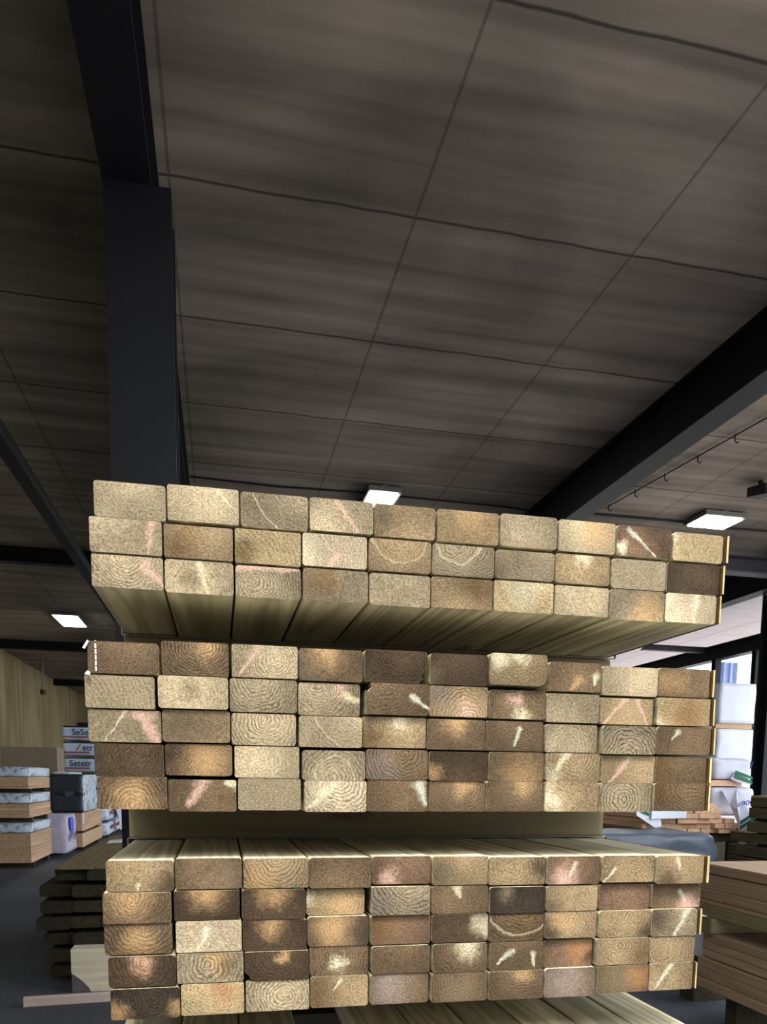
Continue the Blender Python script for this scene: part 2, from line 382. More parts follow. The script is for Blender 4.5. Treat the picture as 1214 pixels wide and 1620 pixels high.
bm = new_bm(); prism(bm, [(7.13, ceil_z-.19), (7.43, ceil_z-.13), (7.43, ceil_z-.04), (7.16, ceil_z-.08)], 'X', 5.27, 5.42); obj('lamp_body', bm, M_STEELR, t)
bx('bracket', (5.33, 5.36, 7.3, 7.34, ceil_z-.09, ceil_z), M_WIRE, t)
t = thing('pendant_pull', 'thin hanging cord with a red-brown tip by the plywood wall', 'cord', (-4.37, 22, EYE+2.0))
bm = new_bm(); tube(bm, [(-4.37, 22, EYE+2.08), (-4.36, 22, ceil_z)], .02, 6); obj('cord', bm, M_LEDHOUSE, t)
bm = new_bm(); tube(bm, [(-4.37, 22, EYE+1.98), (-4.37, 22, EYE+2.1)], .075, 10); obj('tip', bm, plain('red_brown_plastic', (84, 40, 32), .5), t)

# ================================================================== the three packs of sawn timber
YF, LEN = 1.232, 2.4
DIM = {
    'u3': '-174.4,-75.7,1665.1,1710.1 -74.1,24.5,1663.3,1710.2 26.7,123.8,1663.3,1708.1 126.9,226.8,1664.6,1711.4 228.8,325.8,1663.7,1710.9 327.3,427.7,1665.3,1711.7 430.4,531.7,1665.6,1713 534,629.5,1666,1712 631.5,730.6,1663.7,1712.1 732.9,829,1665.1,1712.4',
    'u2': '-175.6,-76.3,1712.6,1760.3 -74.4,24.1,1712.8,1758.3 26.4,123.9,1712,1759.9 125.8,224.5,1714.4,1761.5 227.4,325.8,1714.9,1761.8 327.9,428.9,1714.7,1760.8 431.6,531.4,1716.3,1759.7 533.6,629.3,1716.3,1761.7 632,730.6,1713.7,1760.4 732.9,831.6,1713.7,1761.7',
    'u1': '-168.2,-70,1761.3,1809.7 -68.2,33.2,1764.1,1813.2 35.2,134.8,1763.9,1812.5 136.7,233.8,1766,1812.6 235.3,331.5,1765.5,1812.7 335,435.3,1765.1,1813 437.7,534.3,1765.9,1814.7 536.5,636.3,1765.2,1813.6 638.6,737.3,1765.3,1813.2 740.4,834.1,1764.5,1809.7',
    'm5': '-176.2,-77.2,1347.4,1394.4 -76,24.9,1344.4,1392.2 26.8,123.3,1346.5,1393.4 128.2,227,1344.4,1391.5 228.2,326.8,1345.2,1393.4 330.2,424.5,1345.5,1393.2 426.6,525.3,1345.8,1394.3 528.7,625.7,1346.1,1394.2 628.5,726.3,1346,1392.7 730.3,829,1347.4,1394.4',
    'm4': '-179,-81.2,1395.5,1443.5 -79.4,19.4,1398.4,1445.1 22.2,120.8,1396.4,1444 125.3,224.5,1393.3,1439.8 226.1,326,1395.8,1443.2 328.2,426.3,1395.2,1442 429.6,525.3,1395.8,1443.2 529,626.7,1396.9,1443.3 630.2,728.8,1395.2,1441.3 731.2,828.8,1395.6,1441.1',
    'm3': '-186.1,-83.3,1446,1492.3 -82.4,16.8,1447.8,1494.8 18.1,116.1,1445.5,1492.7 120,219.2,1444.7,1491.9 220.7,322.3,1446.1,1493.8 324.1,421.1,1445.1,1493 423.9,522.3,1445.2,1493.1 526.1,619.6,1444.7,1490.2 627.3,726.6,1443.4,1490.7 729.5,832.8,1444.6,1491.7',
    'm2': '-188.8,-91.5,1494.7,1541 -87.3,14.7,1497,1544 16.3,117.6,1495.2,1543.9 119.1,215.8,1493.3,1542.1 223.7,326,1497.2,1545.7 327.1,424.9,1497.7,1545.3 426.7,525,1496.8,1542.6 526.4,621.3,1493.9,1540.4 623.3,720.7,1493.2,1536.6 727.8,829.4,1494.1,1540.3',
    'm1': '-183.4,-85,1544.4,1588.8 -81.4,16.1,1546.1,1593.8 19.8,118.7,1546.7,1594.3 121.1,219.4,1545.7,1593.2 221.9,323.3,1548.2,1596.4 327.4,424.1,1547.6,1595.3 425.7,523,1550.1,1599.4 529.4,622.3,1544.5,1591.2 624.8,726.7,1540.7,1587.9 728.4,824.9,1542.4,1589.5',
    'l5': '-167.2,-64.6,1025.4,1073.4 -63.5,33.1,1026.7,1076.2 35.4,136.2,1027,1076.7 137.7,231.7,1028.4,1080 235.2,333.9,1028.4,1079.1 339,436.4,1026.8,1077.3 439.7,538.3,1025.7,1075.2 540.8,635.2,1025.4,1076.6 638.8,737.6,1028.4,1076.4 739.1,825.2,1028.4,1077.9',
    'l4': '-169.3,-70.1,1076,1123.8 -68.9,32.9,1077.8,1124.8 33.9,135.3,1077.8,1124.1 136.3,231.8,1080.7,1128.9 236.9,335.7,1080.1,1126.1 339.4,435.4,1077.8,1126.3 440.5,537.5,1075.7,1125.1 540.1,629.5,1077,1124.9 635.1,735.8,1078.2,1125.8 737.1,826.9,1078.9,1125.2',
    'l3': '-173.4,-74.8,1126.6,1174.2 -69.4,30.4,1126.9,1175.5 31.5,132.3,1125.2,1173.7 133.3,231.9,1129.3,1177.5 235.9,336,1128.5,1176.5 337.9,435.5,1128.5,1176 438.4,535.6,1126.7,1172.9 537.6,633.1,1129,1175.3 637.2,736.9,1127.2,1174.4 738,828.1,1126.4,1175.2',
    'l2': '-174.1,-75,1174.7,1222 -71.4,28,1176.6,1223 30.4,130.3,1175.1,1223 131.6,226.3,1178.8,1221.3 236.5,333.8,1177.6,1224.2 337,434.1,1177.3,1223.1 437,536,1174.7,1220 537.4,632.5,1176.4,1219.6 637.9,734.1,1175.2,1220.6 739.2,835.4,1176.4,1220',
    'l1': '-168.2,-70.3,1223.4,1270.4 -68.4,32.1,1225.4,1272.8 33.6,135.4,1224.9,1271.7 136,236.1,1223.1,1271.8 237.6,334.2,1227.9,1273.2 337.4,432.7,1225.1,1272.3 434.5,535.7,1223.4,1269.9 537.5,634.4,1222.7,1270.5 638.3,737.6,1224.5,1270.8 739.5,831.3,1221.1,1270',
}
TONE = {'P': (194, 172, 132), 'T': (176, 148, 106), 'G': (174, 154, 118), 'B': (142, 115, 82), 'D': (110, 87, 62),
        'Y': (208, 180, 128), 'W': (216, 192, 152), 'K': (88, 73, 58), 'R': (146, 113, 84)}
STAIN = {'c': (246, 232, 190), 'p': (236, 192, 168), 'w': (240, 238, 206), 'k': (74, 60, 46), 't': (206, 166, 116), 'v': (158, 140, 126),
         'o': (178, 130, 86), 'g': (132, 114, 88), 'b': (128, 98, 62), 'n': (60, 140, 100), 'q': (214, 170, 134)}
# tone, pith (u,v from the upper left), ring frequency, ring contrast, mottling, marks, wording
# marks: ('s',u,v,u,v,width,colour) pale streak; ('b',u,v,radius,colour) patch
TIMBER = {
'u1': [('P', .5, -.6, 150, .12, .3, [], 'plain pale timber'),
       ('P', .55, .05, 150, .14, .3, [('s', .72, .1, .95, .6, .018, 'c')], 'pale timber with faint rings at its top'),
       ('G', .95, -.5, 95, .3, .3, [('r', .80, .018)], 'greyish timber with long pale curved rings'),
       ('P', .3, 1.1, 120, .35, .2, [('s', .42, .05, .75, .95, .035, 'p')], 'pale timber with one pale diagonal streak'),
       ('T', .6, 1.6, 110, .18, .3, [('b', .1, .5, .22, 'g')], 'tan timber darker at its left'),
       ('T', .5, -.8, 140, .12, .3, [('b', .6, .3, .3, 't')], 'plain yellowish tan timber'),
       ('G', .4, .5, 150, .12, .35, [], 'plain greyish timber'),
       ('P', .5, .1, 150, .1, .3, [('b', .7, .3, .3, 't')], 'plain pale warm timber'),
       ('R', .2, .9, 120, .15, .6, [('s', .2, .1, .7, .95, .03, 'w'), ('b', .1, .75, .12, 'c')], 'brown timber with pale crossing streaks'),
       ('Y', -.3, .9, 170, .1, .15, [('b', .07, .15, .1, 'c')], 'light yellow timber with clean face')],
'u2': [('P', .2, -.5, 140, .12, .25, [('s', .86, .05, .8, .95, .04, 'p'), ('b', .03, .95, .07, 'v')], 'pale timber with a pink band at right'),
       ('T', .55, -.1, 100, .22, .35, [('b', .25, .6, .28, 'b')], 'tan timber with a browner left half'),
       ('Y', -.6, 2.2, 70, .25, .3, [('b', .15, .7, .25, 'b')], 'golden timber with slanting grain'),
       ('W', -.2, 1.2, 110, .2, .3, [('s', .55, .6, .42, .95, .05, 'p'), ('b', .1, .1, .22, 'c')], 'very pale timber with a small pink mark'),
       ('T', .5, -.15, 90, .3, .2, [('r', .42, .02)], 'tan timber with one pale curved ring'),
       ('G', .4, -.15, 105, .45, .15, [('r', .36, .03)], 'grey timber with bright curved rings'),
       ('G', .95, -.7, 110, .25, .35, [('b', .05, .75, .2, 'g')], 'greyish timber with rings from its upper right'),
       ('T', .5, .4, 140, .18, .4, [('b', .5, .05, .14, 'c')], 'tan timber with a cream fleck on top'),
       ('P', .5, 3, 130, .15, .2, [], 'plain pale timber with level grain'),
       ('D', .5, .6, 150, .15, .5, [('b', .1, .75, .25, 'k')], 'dark brown speckled timber')],
'u3': [('P', .5, -.05, 105, .4, .2, [('s', .75, .3, 1, .85, .05, 'p')], 'pale ringed timber with a pink slanting streak'),
       ('P', .35, .6, 120, .22, .2, [('s', .5, .1, .62, .98, .03, 'c'), ('b', .33, .5, .15, 'g')], 'pale timber with a thin upright cream streak'),
       ('G', .3, .55, 105, .4, .2, [('s', .02, .06, .98, .04, .05, 'p')], 'grey timber pink along its top'),
       ('G', .4, -.4, 130, .2, .45, [('b', .3, .25, .35, 'b')], 'greyish timber dusky at upper left'),
       ('P', .5, -1, 130, .12, .3, [], 'plain pale pinkish timber'),
       ('T', .5, 1.6, 105, .25, .4, [('b', .8, .3, .3, 'b')], 'tan timber dusky along its right'),
       ('Y', 1.0, -.6, 90, .18, .2, [('b', .5, .3, .3, 'c')], 'yellow timber with a cream glow'),
       ('P', .5, .3, 150, .1, .35, [], 'plain pale timber with even flecks'),
       ('G', .6, 1.3, 140, .22, .3, [('b', .7, .7, .3, 't')], 'greyish timber with fine even rings'),
       ('W', .1, .9, 110, .2, .3, [('s', .6, .05, .55, .95, .07, 'c'), ('b', .05, .1, .2, 'c')], 'very pale timber with a wide cream band')],
'm1': [('B', .6, -.2, 120, .25, .35, [], 'brown timber with a white plastic strip'),
       ('B', .6, -.1, 100, .5, .2, [('b', .68, .05, .18, 't')], 'brown timber with bold curved rings'),
       ('P', .7, .4, 110, .35, .2, [('s', .42, .03, .1, .97, .03, 'p')], 'pale timber with a pink diagonal streak'),
       ('B', .4, -.3, 130, .15, .4, [('b', .42, .25, .25, 't'), ('b', .1, .8, .3, 'g')], 'grey-brown timber with a tan patch'),
       ('D', .6, -.4, 110, .4, .35, [], 'dark timber with a broken corner'),
       ('D', .5, -.3, 120, .2, .4, [('b', .05, .75, .22, 'g')], 'dark brown timber grey at lower left'),
       ('T', .4, -.4, 100, .3, .2, [('b', .12, .1, .2, 'c'), ('b', .52, .08, .14, 'c')], 'tan timber with two cream patches on top'),
       ('B', .6, .9, 90, .2, .4, [('s', .55, .6, .42, .95, .05, 't'), ('s', .85, .45, .84, .75, .04, 'c')], 'brown timber with pale smudges'),
       ('P', .7, .3, 140, .18, .3, [('s', .49, .03, .52, .97, .024, 'p')], 'pale timber split by an upright pink line'),
       ('B', .85, .4, 115, .3, .3, [('b', .2, .5, .3, 't')], 'brown timber tan at left')],
'm2': [('P', -.5, 1.5, 75, .25, .25, [], 'pale timber with slanting saw lines'),
       ('P', .45, .4, 120, .2, .3, [('b', .45, .4, .18, 'g')], 'pale timber with a grey centre'),
       ('G', .4, .05, 95, .45, .15, [], 'pale grey timber with fine whirled rings'),
       ('G', .3, .1, 100, .4, .2, [('s', .78, .38, 1, .5, .05, 'c'), ('b', .7, .2, .14, 'p')], 'greyish timber with a cream and pink knot'),
       ('B', .2, -.3, 90, .3, .4, [('s', .72, .4, 1, .8, .03, 'w')], 'brown timber with a notched upper left corner'),
       ('T', .63, 1.0, 85, .4, .2, [('b', .1, .2, .26, 'v'), ('b', .62, .75, .15, 'p')], 'tan timber with two pinkish knots'),
       ('B', .52, .9, 100, .3, .4, [('b', .5, .28, .13, 'p'), ('b', .55, .97, .16, 'c')], 'brown timber with knot above cream patch'),
       ('G', .3, 1.3, 140, .12, .2, [], 'plain pale grey timber'),
       ('T', .55, .6, 150, .15, .2, [('s', .5, .05, .08, .95, .028, 'p'), ('s', .68, .03, .88, .97, .026, 'p')], 'tan timber with two pink slanting streaks'),
       ('Y', .1, 1.8, 80, .2, .4, [('b', .04, .88, .1, 'c'), ('b', .6, .6, .4, 'o')], 'golden brown timber with slanting grain')],
'm3': [('G', .3, 2, 130, .12, .2, [('s', .72, 0, .95, 1, .1, 'p'), ('s', .52, .02, .2, .98, .012, 'c')], 'greyish timber with a broad salmon streak'),
       ('T', .5, 2, 130, .1, .3, [('b', .2, .5, .4, 'g')], 'plain tan timber with a smooth face'),
       ('P', .5, .2, 85, .45, .1, [], 'pale timber with bold oval rings'),
       ('P', 1.0, -.5, 90, .22, .2, [('r', .78, .018)], 'pale timber with broad pale arcs'),
       ('T', .62, .2, 110, .25, .3, [('b', .08, .75, .28, 'b'), ('b', .55, .2, .12, 'c')], 'tan timber with a dark left corner'),
       ('B', .5, -.3, 130, .2, .3, [('b', .5, .1, .2, 't')], 'plain brown timber with fine rings'),
       ('B', .55, -.2, 110, .3, .3, [('s', .58, .25, .5, .8, .028, 'w')], 'brown timber with a short white streak'),
       ('G', .4, .8, 90, .3, .5, [], 'coarse speckled greyish timber'),
       ('G', .5, 1.1, 75, .55, .3, [], 'coarse timber with bold dark flecked rings'),
       ('B', .7, .6, 100, .3, .35, [('s', .37, .2, .27, .45, .03, 'w'), ('s', .26, .05, .2, .9, .012, 'k')], 'brown timber with dark crack, white chip')],
'm4': [('D', .55, .4, 100, .3, .3, [], 'dark brown timber with oval rings'),
       ('B', .6, 1.1, 110, .25, .3, [('b', .62, .3, .4, 't'), ('b', .05, .5, .25, 'k')], 'tan and brown timber dark at left'),
       ('P', .3, .4, 120, .2, .25, [('r', .38, .014)], 'pale timber with a faint ring'),
       ('G', .5, .85, 85, .4, .2, [('r', .3, .02)], 'grey timber with pale oval rings'),
       ('B', .62, .1, 80, .42, .2, [('b', .1, .7, .4, 'v')], 'mauve-brown timber with round rings'),
       ('D', .5, 1.5, 120, .15, .4, [('b', .05, .7, .15, 't')], 'plain dark brown timber'),
       ('B', .5, 2, 120, .15, .3, [('b', .6, .8, .35, 't')], 'brown timber paler along its foot'),
       ('T', .5, .1, 85, .4, .2, [('s', .38, .03, .2, .6, .05, 'c'), ('b', .1, .88, .17, 'c')], 'ringed tan timber with a bright cream corner'),
       ('T', .8, .4, 140, .15, .2, [('s', .5, .12, .18, .97, .04, 'p')], 'tan timber with a short pink streak'),
       ('B', .6, -.3, 130, .15, .3, [('b', .1, .5, .3, 'b')], 'plain brown timber with a smooth face')],
'm5': [('B', .5, .9, 80, .42, .2, [('b', .5, .6, .3, 't')], 'brown timber with bold arched rings'),
       ('B', .7, .5, 120, .25, .4, [('s', .5, .1, .3, .8, .07, 'p'), ('b', .97, .1, .1, 'c')], 'brown timber with a pink centre'),
       ('P', .5, 3, 120, .18, .2, [], 'plain pale timber with level saw lines'),
       ('W', .6, .05, 80, .5, .15, [('s', .5, .08, .08, .85, .06, 'c')], 'very pale timber with bold fanned rings'),
       ('B', .6, .2, 110, .25, .3, [('s', .84, .15, .97, .75, .07, 'w')], 'brown timber with a white chip at right'),
       ('B', .5, .1, 110, .3, .3, [('b', .6, .15, .2, 't')], 'brown timber with curved rings'),
       ('B', .62, -.1, 100, .3, .25, [('b', .65, .05, .18, 't')], 'brown timber with wide curved rings'),
       ('T', .2, .6, 110, .2, .25, [('b', .17, .58, .1, 'v'), ('b', .12, .6, .2, 'c')], 'tan timber with a small mauve knot'),
       ('G', .45, .6, 75, .5, .1, [], 'greyish timber with bold whirled rings'),
       ('B', .7, -.1, 80, .4, .2, [('b', .1, .3, .3, 'b')], 'brown timber with bold upper rings')],
'l1': [('T', .5, .2, 120, .2, .3, [('b', .95, .85, .25, 'k'), ('s', .47, .8, .47, 1, .025, 'c')], 'tan timber dusky along its foot'),
       ('B', .5, .5, 150, .12, .3, [('b', .8, .8, .3, 'g')], 'mauve-brown speckled timber'),
       ('T', .5, .0, 80, .45, .2, [('b', .2, .8, .25, 't'), ('b', .8, .97, .06, 'n')], 'yellowish timber with green specks'),
       ('B', .5, 1.1, 110, .22, .25, [], 'brown timber with fine rings'),
       ('R', .6, .1, 110, .18, .3, [('b', .3, .8, .18, 'p')], 'reddish timber with a pinkish corner'),
       ('T', .65, -.4, 100, .3, .2, [('b', .05, .75, .3, 'g')], 'tan timber grey at lower left'),
       ('T', .4, .4, 85, .32, .25, [('b', .92, .4, .2, 'k')], 'tan timber with round rings'),
       ('R', .4, .5, 110, .25, .3, [('b', .32, .85, .24, 'p'), ('s', .52, .3, .42, .7, .03, 'c')], 'reddish timber with a pink and cream knot'),
       ('T', .6, 1.0, 85, .35, .2, [('s', .25, .48, .03, .95, .022, 'w')], 'tan ringed timber with a white slash'),
       ('T', .5, .3, 110, .25, .35, [('s', .42, .08, .5, .5, .025, 'c'), ('b', .3, .95, .25, 'k')], 'tan timber with a thin white nick')],
'l2': [('B', .4, .2, 90, .35, .3, [('b', .42, .25, .26, 't')], 'brown timber with a tan heart'),
       ('D', .5, -.2, 100, .3, .3, [('b', .5, .05, .28, 't')], 'dark timber with a tan top'),
       ('D', .5, .9, 110, .25, .3, [('b', .5, .05, .25, 't')], 'dark brown timber with a small tan top'),
       ('T', .6, .5, 110, .18, .3, [('b', .06, .35, .12, 'c'), ('b', .7, .5, .25, 't')], 'tan timber with a cream spot at left'),
       ('G', .65, -.4, 75, .5, .15, [('b', .1, .8, .3, 'v')], 'grey timber with bold curved rings'),
       ('B', .4, .4, 110, .25, .35, [('s', .47, .08, .5, .4, .05, 'c')], 'brown timber with a cream nick on top'),
       ('K', .5, .6, 120, .15, .4, [('b', .28, .3, .15, 'g')], 'very dark grey speckled timber'),
       ('T', .7, .4, 110, .25, .3, [('b', .05, .8, .2, 'g')], 'tan timber with fine rings'),
       ('R', .5, .5, 140, .12, .3, [], 'plain reddish brown timber'),
       ('B', .5, .5, 120, .15, .3, [('s', .57, .3, .68, .7, .035, 'w'), ('b', .78, .85, .2, 'p')], 'brown timber with white fork, pink foot')],
'l3': [('B', .6, -.2, 75, .42, .3, [('b', .5, .65, .25, 't')], 'brown timber with wide dark rings'),
       ('W', .3, 1.8, 110, .15, .2, [('s', .45, .3, .45, .5, .06, 'w'), ('s', .42, .6, .33, .85, .03, 'c')], 'very pale timber with a white flame mark'),
       ('D', .5, .8, 110, .25, .3, [('b', .45, .08, .22, 't')], 'dark timber with a tan fleck on top'),
       ('B', .5, .4, 110, .25, .35, [('b', .4, .4, .3, 't'), ('b', .95, .6, .28, 'k')], 'tan-hearted timber dark at right'),
       ('R', .5, .2, 140, .1, .35, [('b', .15, .4, .3, 'b')], 'plain reddish timber'),
       ('D', .5, .9, 120, .15, .35, [('b', .93, .4, .2, 'c')], 'dark timber with a cream right end'),
       ('B', .55, -.5, 75, .4, .3, [('r', .60, .03), ('b', .7, .3, .3, 'b')], 'brown timber with pale curved lines at left'),
       ('T', .5, .3, 100, .3, .35, [('b', .35, .3, .22, 't'), ('b', .05, .8, .25, 'k')], 'tan timber with dusky corners'),
       ('T', .45, .1, 100, .3, .25, [('b', .95, .75, .2, 'k')], 'tan timber dark in the lower right corner'),
       ('G', .5, -.2, 95, .3, .3, [('b', .2, .25, .35, 'k'), ('s', .76, .02, .5, .98, .045, 'w')], 'dusky timber with a long white slash')],
'l4': [('D', .5, .3, 85, .35, .3, [('b', .48, .28, .18, 'q'), ('b', .85, .55, .25, 'k')], 'dark timber with a pinkish heart'),
       ('G', .45, .4, 75, .42, .3, [('b', .73, .35, .14, 'k'), ('b', .6, .2, .2, 't')], 'grey ringed timber with a dark spot'),
       ('D', .55, .0, 90, .3, .3, [('b', .6, .2, .12, 't')], 'dark timber with a broken lower left corner'),
       ('B', .5, .3, 85, .35, .5, [('b', .5, .55, .12, 'c')], 'coarse speckled brown timber'),
       ('B', .5, -.5, 120, .18, .25, [], 'plain brown timber, evenly toned'),
       ('B', .62, -.05, 85, .35, .3, [('b', .62, .15, .22, 'c')], 'brown timber with a cream top'),
       ('B', .5, -.6, 120, .2, .3, [('s', .42, .3, .15, .72, .04, 'w'), ('s', .79, .45, .82, .9, .035, 'c')], 'brown timber with two white slashes'),
       ('R', .6, .4, 120, .15, .3, [('b', .75, .3, .3, 'o'), ('b', .97, .6, .16, 'k')], 'reddish timber with an orange right half'),
       ('T', .42, .35, 85, .32, .3, [('b', .85, .6, .2, 'b')], 'tan timber with large round rings'),
       ('T', .35, .45, 85, .35, .25, [], 'tan timber with whirled rings')],
'l5': [('K', .6, .3, 85, .35, .3, [('b', .04, .85, .22, 't'), ('b', .95, .8, .15, 't')], 'blackened timber tan in its lower corner'),
       ('Y', .6, -.1, 95, .3, .2, [('b', .65, .1, .3, 'o')], 'golden timber with curved rings'),
       ('P', .6, .5, 85, .4, .4, [], 'pale coarse speckled timber'),
       ('T', .8, .5, 100, .22, .3, [('s', .53, .12, .4, .45, .025, 'w'), ('b', .12, .6, .32, 'b')], 'tan timber with a short white slash'),
       ('B', .5, .4, 120, .2, .25, [('b', .3, .4, .4, 'v')], 'mauve-brown timber with soft rings'),
       ('B', .5, .2, 110, .25, .3, [('b', .5, .9, .4, 'g')], 'grey-brown timber paler along its foot'),
       ('B', .6, -.1, 90, .32, .25, [('b', .62, .08, .15, 't')], 'brown timber with arched upper rings'),
       ('B', .5, .5, 140, .15, .3, [('b', .4, .5, .5, 'v')], 'pinkish grey timber'),
       ('B', .5, .3, 110, .22, .35, [('b', .25, .6, .3, 'g'), ('b', .8, .5, .25, 'o')], 'brown timber redder at right'),
       ('T', .3, .7, 110, .25, .3, [('s', .5, .05, .22, .9, .035, 'w')], 'speckled tan timber with a slanting white slash')],
}
PACK = {'u': ('upper', ['top', 'middle', 'bottom']), 'm': ('middle', ['top', 'second', 'third', 'fourth', 'bottom']), 'l': ('lower', ['top', 'second', 'third', 'fourth', 'bottom'])}
PROUD = {('u1', 9): .004, ('m2', 1): .009, ('m2', 4): .010, ('m2', 3): -.006, ('m1', 6): .012, ('l1', 9): .012, ('l1', 8): .006, ('l2', 3): -.012, ('l2', 4): .008, ('l4', 7): -.01, ('l2', 8): -.006, ('l2', 9): -.008, ('m3', 8): .006}
pack_top, pack_bottom = {}, {}
strip_host = None
def qv(u, v): return (u-.5), (.5-v)*.472
for key in DIM:
    pk, row = key[0], int(key[1])
    name_, rows_ = PACK[pk]
    for i, cell in enumerate(DIM[key].split()):
        xl, xr, zb, zt = (float(s)/1000 for s in cell.split(','))
        if key == 'm5' and i != 1:     # the lowest row sits tight under the row above it
            up = [c.split(',') for c in DIM['m4'].split()]
            zt = min(float(c[2])/1000 for c in up if float(c[0])/1000 < xr-.0005 and float(c[1])/1000 > xl+.0005) - .0002
        tone, pu, pv, fr, rc, mo, marks, words = TIMBER[key][i]
        off = PROUD.get((key, i), 0)*.5 + random.uniform(-.0012, .0012)
        yf = YF - off; cx, cz = (xl+xr)/2, (zb+zt)/2
        cuts = {}
        hw, hh = (xr-xl)/2-.0004, (zt-zb)/2
        if (key, i) == ('m1', 4): cuts = {1: [(hw-.013, -hh), (hw-.007, -hh+.005), (hw-.010, -hh+.010), (hw-.003, -hh+.018), (hw, -hh+.024)]}
        if (key, i) == ('m2', 4): cuts = {3: [(-hw+.008, hh), (-hw+.010, hh-.006), (-hw+.006, hh-.010), (-hw+.003, hh-.014), (-hw, hh-.012)]}
        if (key, i) == ('l4', 2): cuts = {0: [(-hw, -hh+.014), (-hw+.006, -hh+.009), (-hw+.008, -hh+.004), (-hw+.017, -hh)]}
        if (key, i) == ('m1', 6): cuts = {1: [(hw-.012, -hh), (hw-.005, -hh+.002), (hw-.002, -hh+.006), (hw, -hh+.012)]}
        bm = new_bm()
        prism(bm, rounded(-hw, hw, -hh, hh, random.choice((.003, .004, .005)), 3, cuts), 'Y', 0, LEN, 1, 0)
        bmesh.ops.translate(bm, verts=bm.verts[:], vec=(cx, yf, cz))
        o = obj('sawn_timber', bm, [M_END, M_SIDE], None, (cx, yf, cz))
        tag(o, f'{words}, {ORD[i]} from left, {rows_[row-1]} row of {name_} pack', 'timber', f'timbers of the {name_} pack')
        tl = lin(TONE[tone]); lum = (.2*tl[0]+.7*tl[1]+.1*tl[2])**.35; g_ = (tl[0]+tl[1]+tl[2])/3; tl = [(c*.9+g_*.1)*lum*.76 for c in tl]; jit = random.uniform(.93, 1.07)
        o['tone'] = [c*jit for c in tl]
        U, V = qv(pu, pv); o['pith'] = [U, 0.0, V]; o['rings'] = [float(fr), float(rc)*1.3, float(mo)*3.2]
        ar = [q for q in marks if q[0] == 'r']; o['arc'] = [ar[0][1], ar[0][2]*.8, .42] if ar else [9.0, .01, 0.0]
        for k in ('a', 'b'):
            o['blob_'+k] = [9.0, .01, 9.0]; o['blob_'+k+'_color'] = [1.0, 1.0, 1.0]
            o['streak_'+k] = [9.0, .001, 9.0]; o['streak_'+k+'_end'] = [9.1, 0.0, 9.0]; o['streak_'+k+'_color'] = [1.0, 1.0, 1.0]
        bs = [q for q in marks if q[0] == 'b']; ss = [q for q in marks if q[0] == 's']
        for k, q in zip('ab', bs):
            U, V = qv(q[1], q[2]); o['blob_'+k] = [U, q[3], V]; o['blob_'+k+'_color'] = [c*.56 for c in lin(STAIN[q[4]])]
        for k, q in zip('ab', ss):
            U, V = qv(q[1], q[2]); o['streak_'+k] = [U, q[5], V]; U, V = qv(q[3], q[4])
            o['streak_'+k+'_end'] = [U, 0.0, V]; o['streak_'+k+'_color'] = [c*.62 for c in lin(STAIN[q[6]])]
        if (key, i) == ('m1', 0): strip_host = (o, xl, zb, zt, yf)
        pack_top[pk] = max(pack_top.get(pk, 0), zt); pack_bottom[pk] = min(pack_bottom.get(pk, 9), zb)
# white plastic strip stapled to the end of the top left timber of the middle pack
o, xl, zb, zt, yf = strip_host
bm = new_bm()
for k in range(5):
    z = zb+.002+k*(zt-zb-.004)/5; box(bm, xl+.0105, xl+.0125, yf-.0012, yf+.0003, z, z+(zt-zb)/5*.72)
box(bm, xl+.0105, xl+.0125, yf-.001, yf+.03, zt-.0002, zt+.0006)
s_ = obj('plastic_strip', bm, M_WHITEPL, o); s_['label'] = 'white stapled strip'
bm = new_bm(); prism(bm, [(xl-.006, zt-.010), (xl-.003, zt-.012), (xl+.003, zt-.001), (xl+.001, zt+.001)], 'Y', yf-.002, yf-.0005)
obj('plastic_tab', bm, M_WHITEPL, o)
bm = new_bm(); prism(bm, [(xl-.004, zb-.003), (xl+.003, zb-.004), (xl+.004, zb), (xl, zb+.002)], 'Y', yf-.0045, yf-.003)
obj('plastic_scrap', bm, M_WHITEPL, o)

# thin laths standing along the right side of the packs
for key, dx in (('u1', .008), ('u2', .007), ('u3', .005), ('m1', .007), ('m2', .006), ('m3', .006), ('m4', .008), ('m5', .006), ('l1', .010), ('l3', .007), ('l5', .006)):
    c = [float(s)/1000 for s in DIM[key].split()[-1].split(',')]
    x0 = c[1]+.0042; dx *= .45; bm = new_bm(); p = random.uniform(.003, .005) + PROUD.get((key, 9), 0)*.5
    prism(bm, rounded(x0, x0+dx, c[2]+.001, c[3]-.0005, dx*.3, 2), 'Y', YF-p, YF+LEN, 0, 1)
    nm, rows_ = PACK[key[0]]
    tag(obj('edge_lath', bm, [M_LATHD, M_LATH]), f'thin pale lath at the right end of the {rows_[int(key[1])-1]} row, {nm} pack', 'lath', 'laths along the right side of the packs')

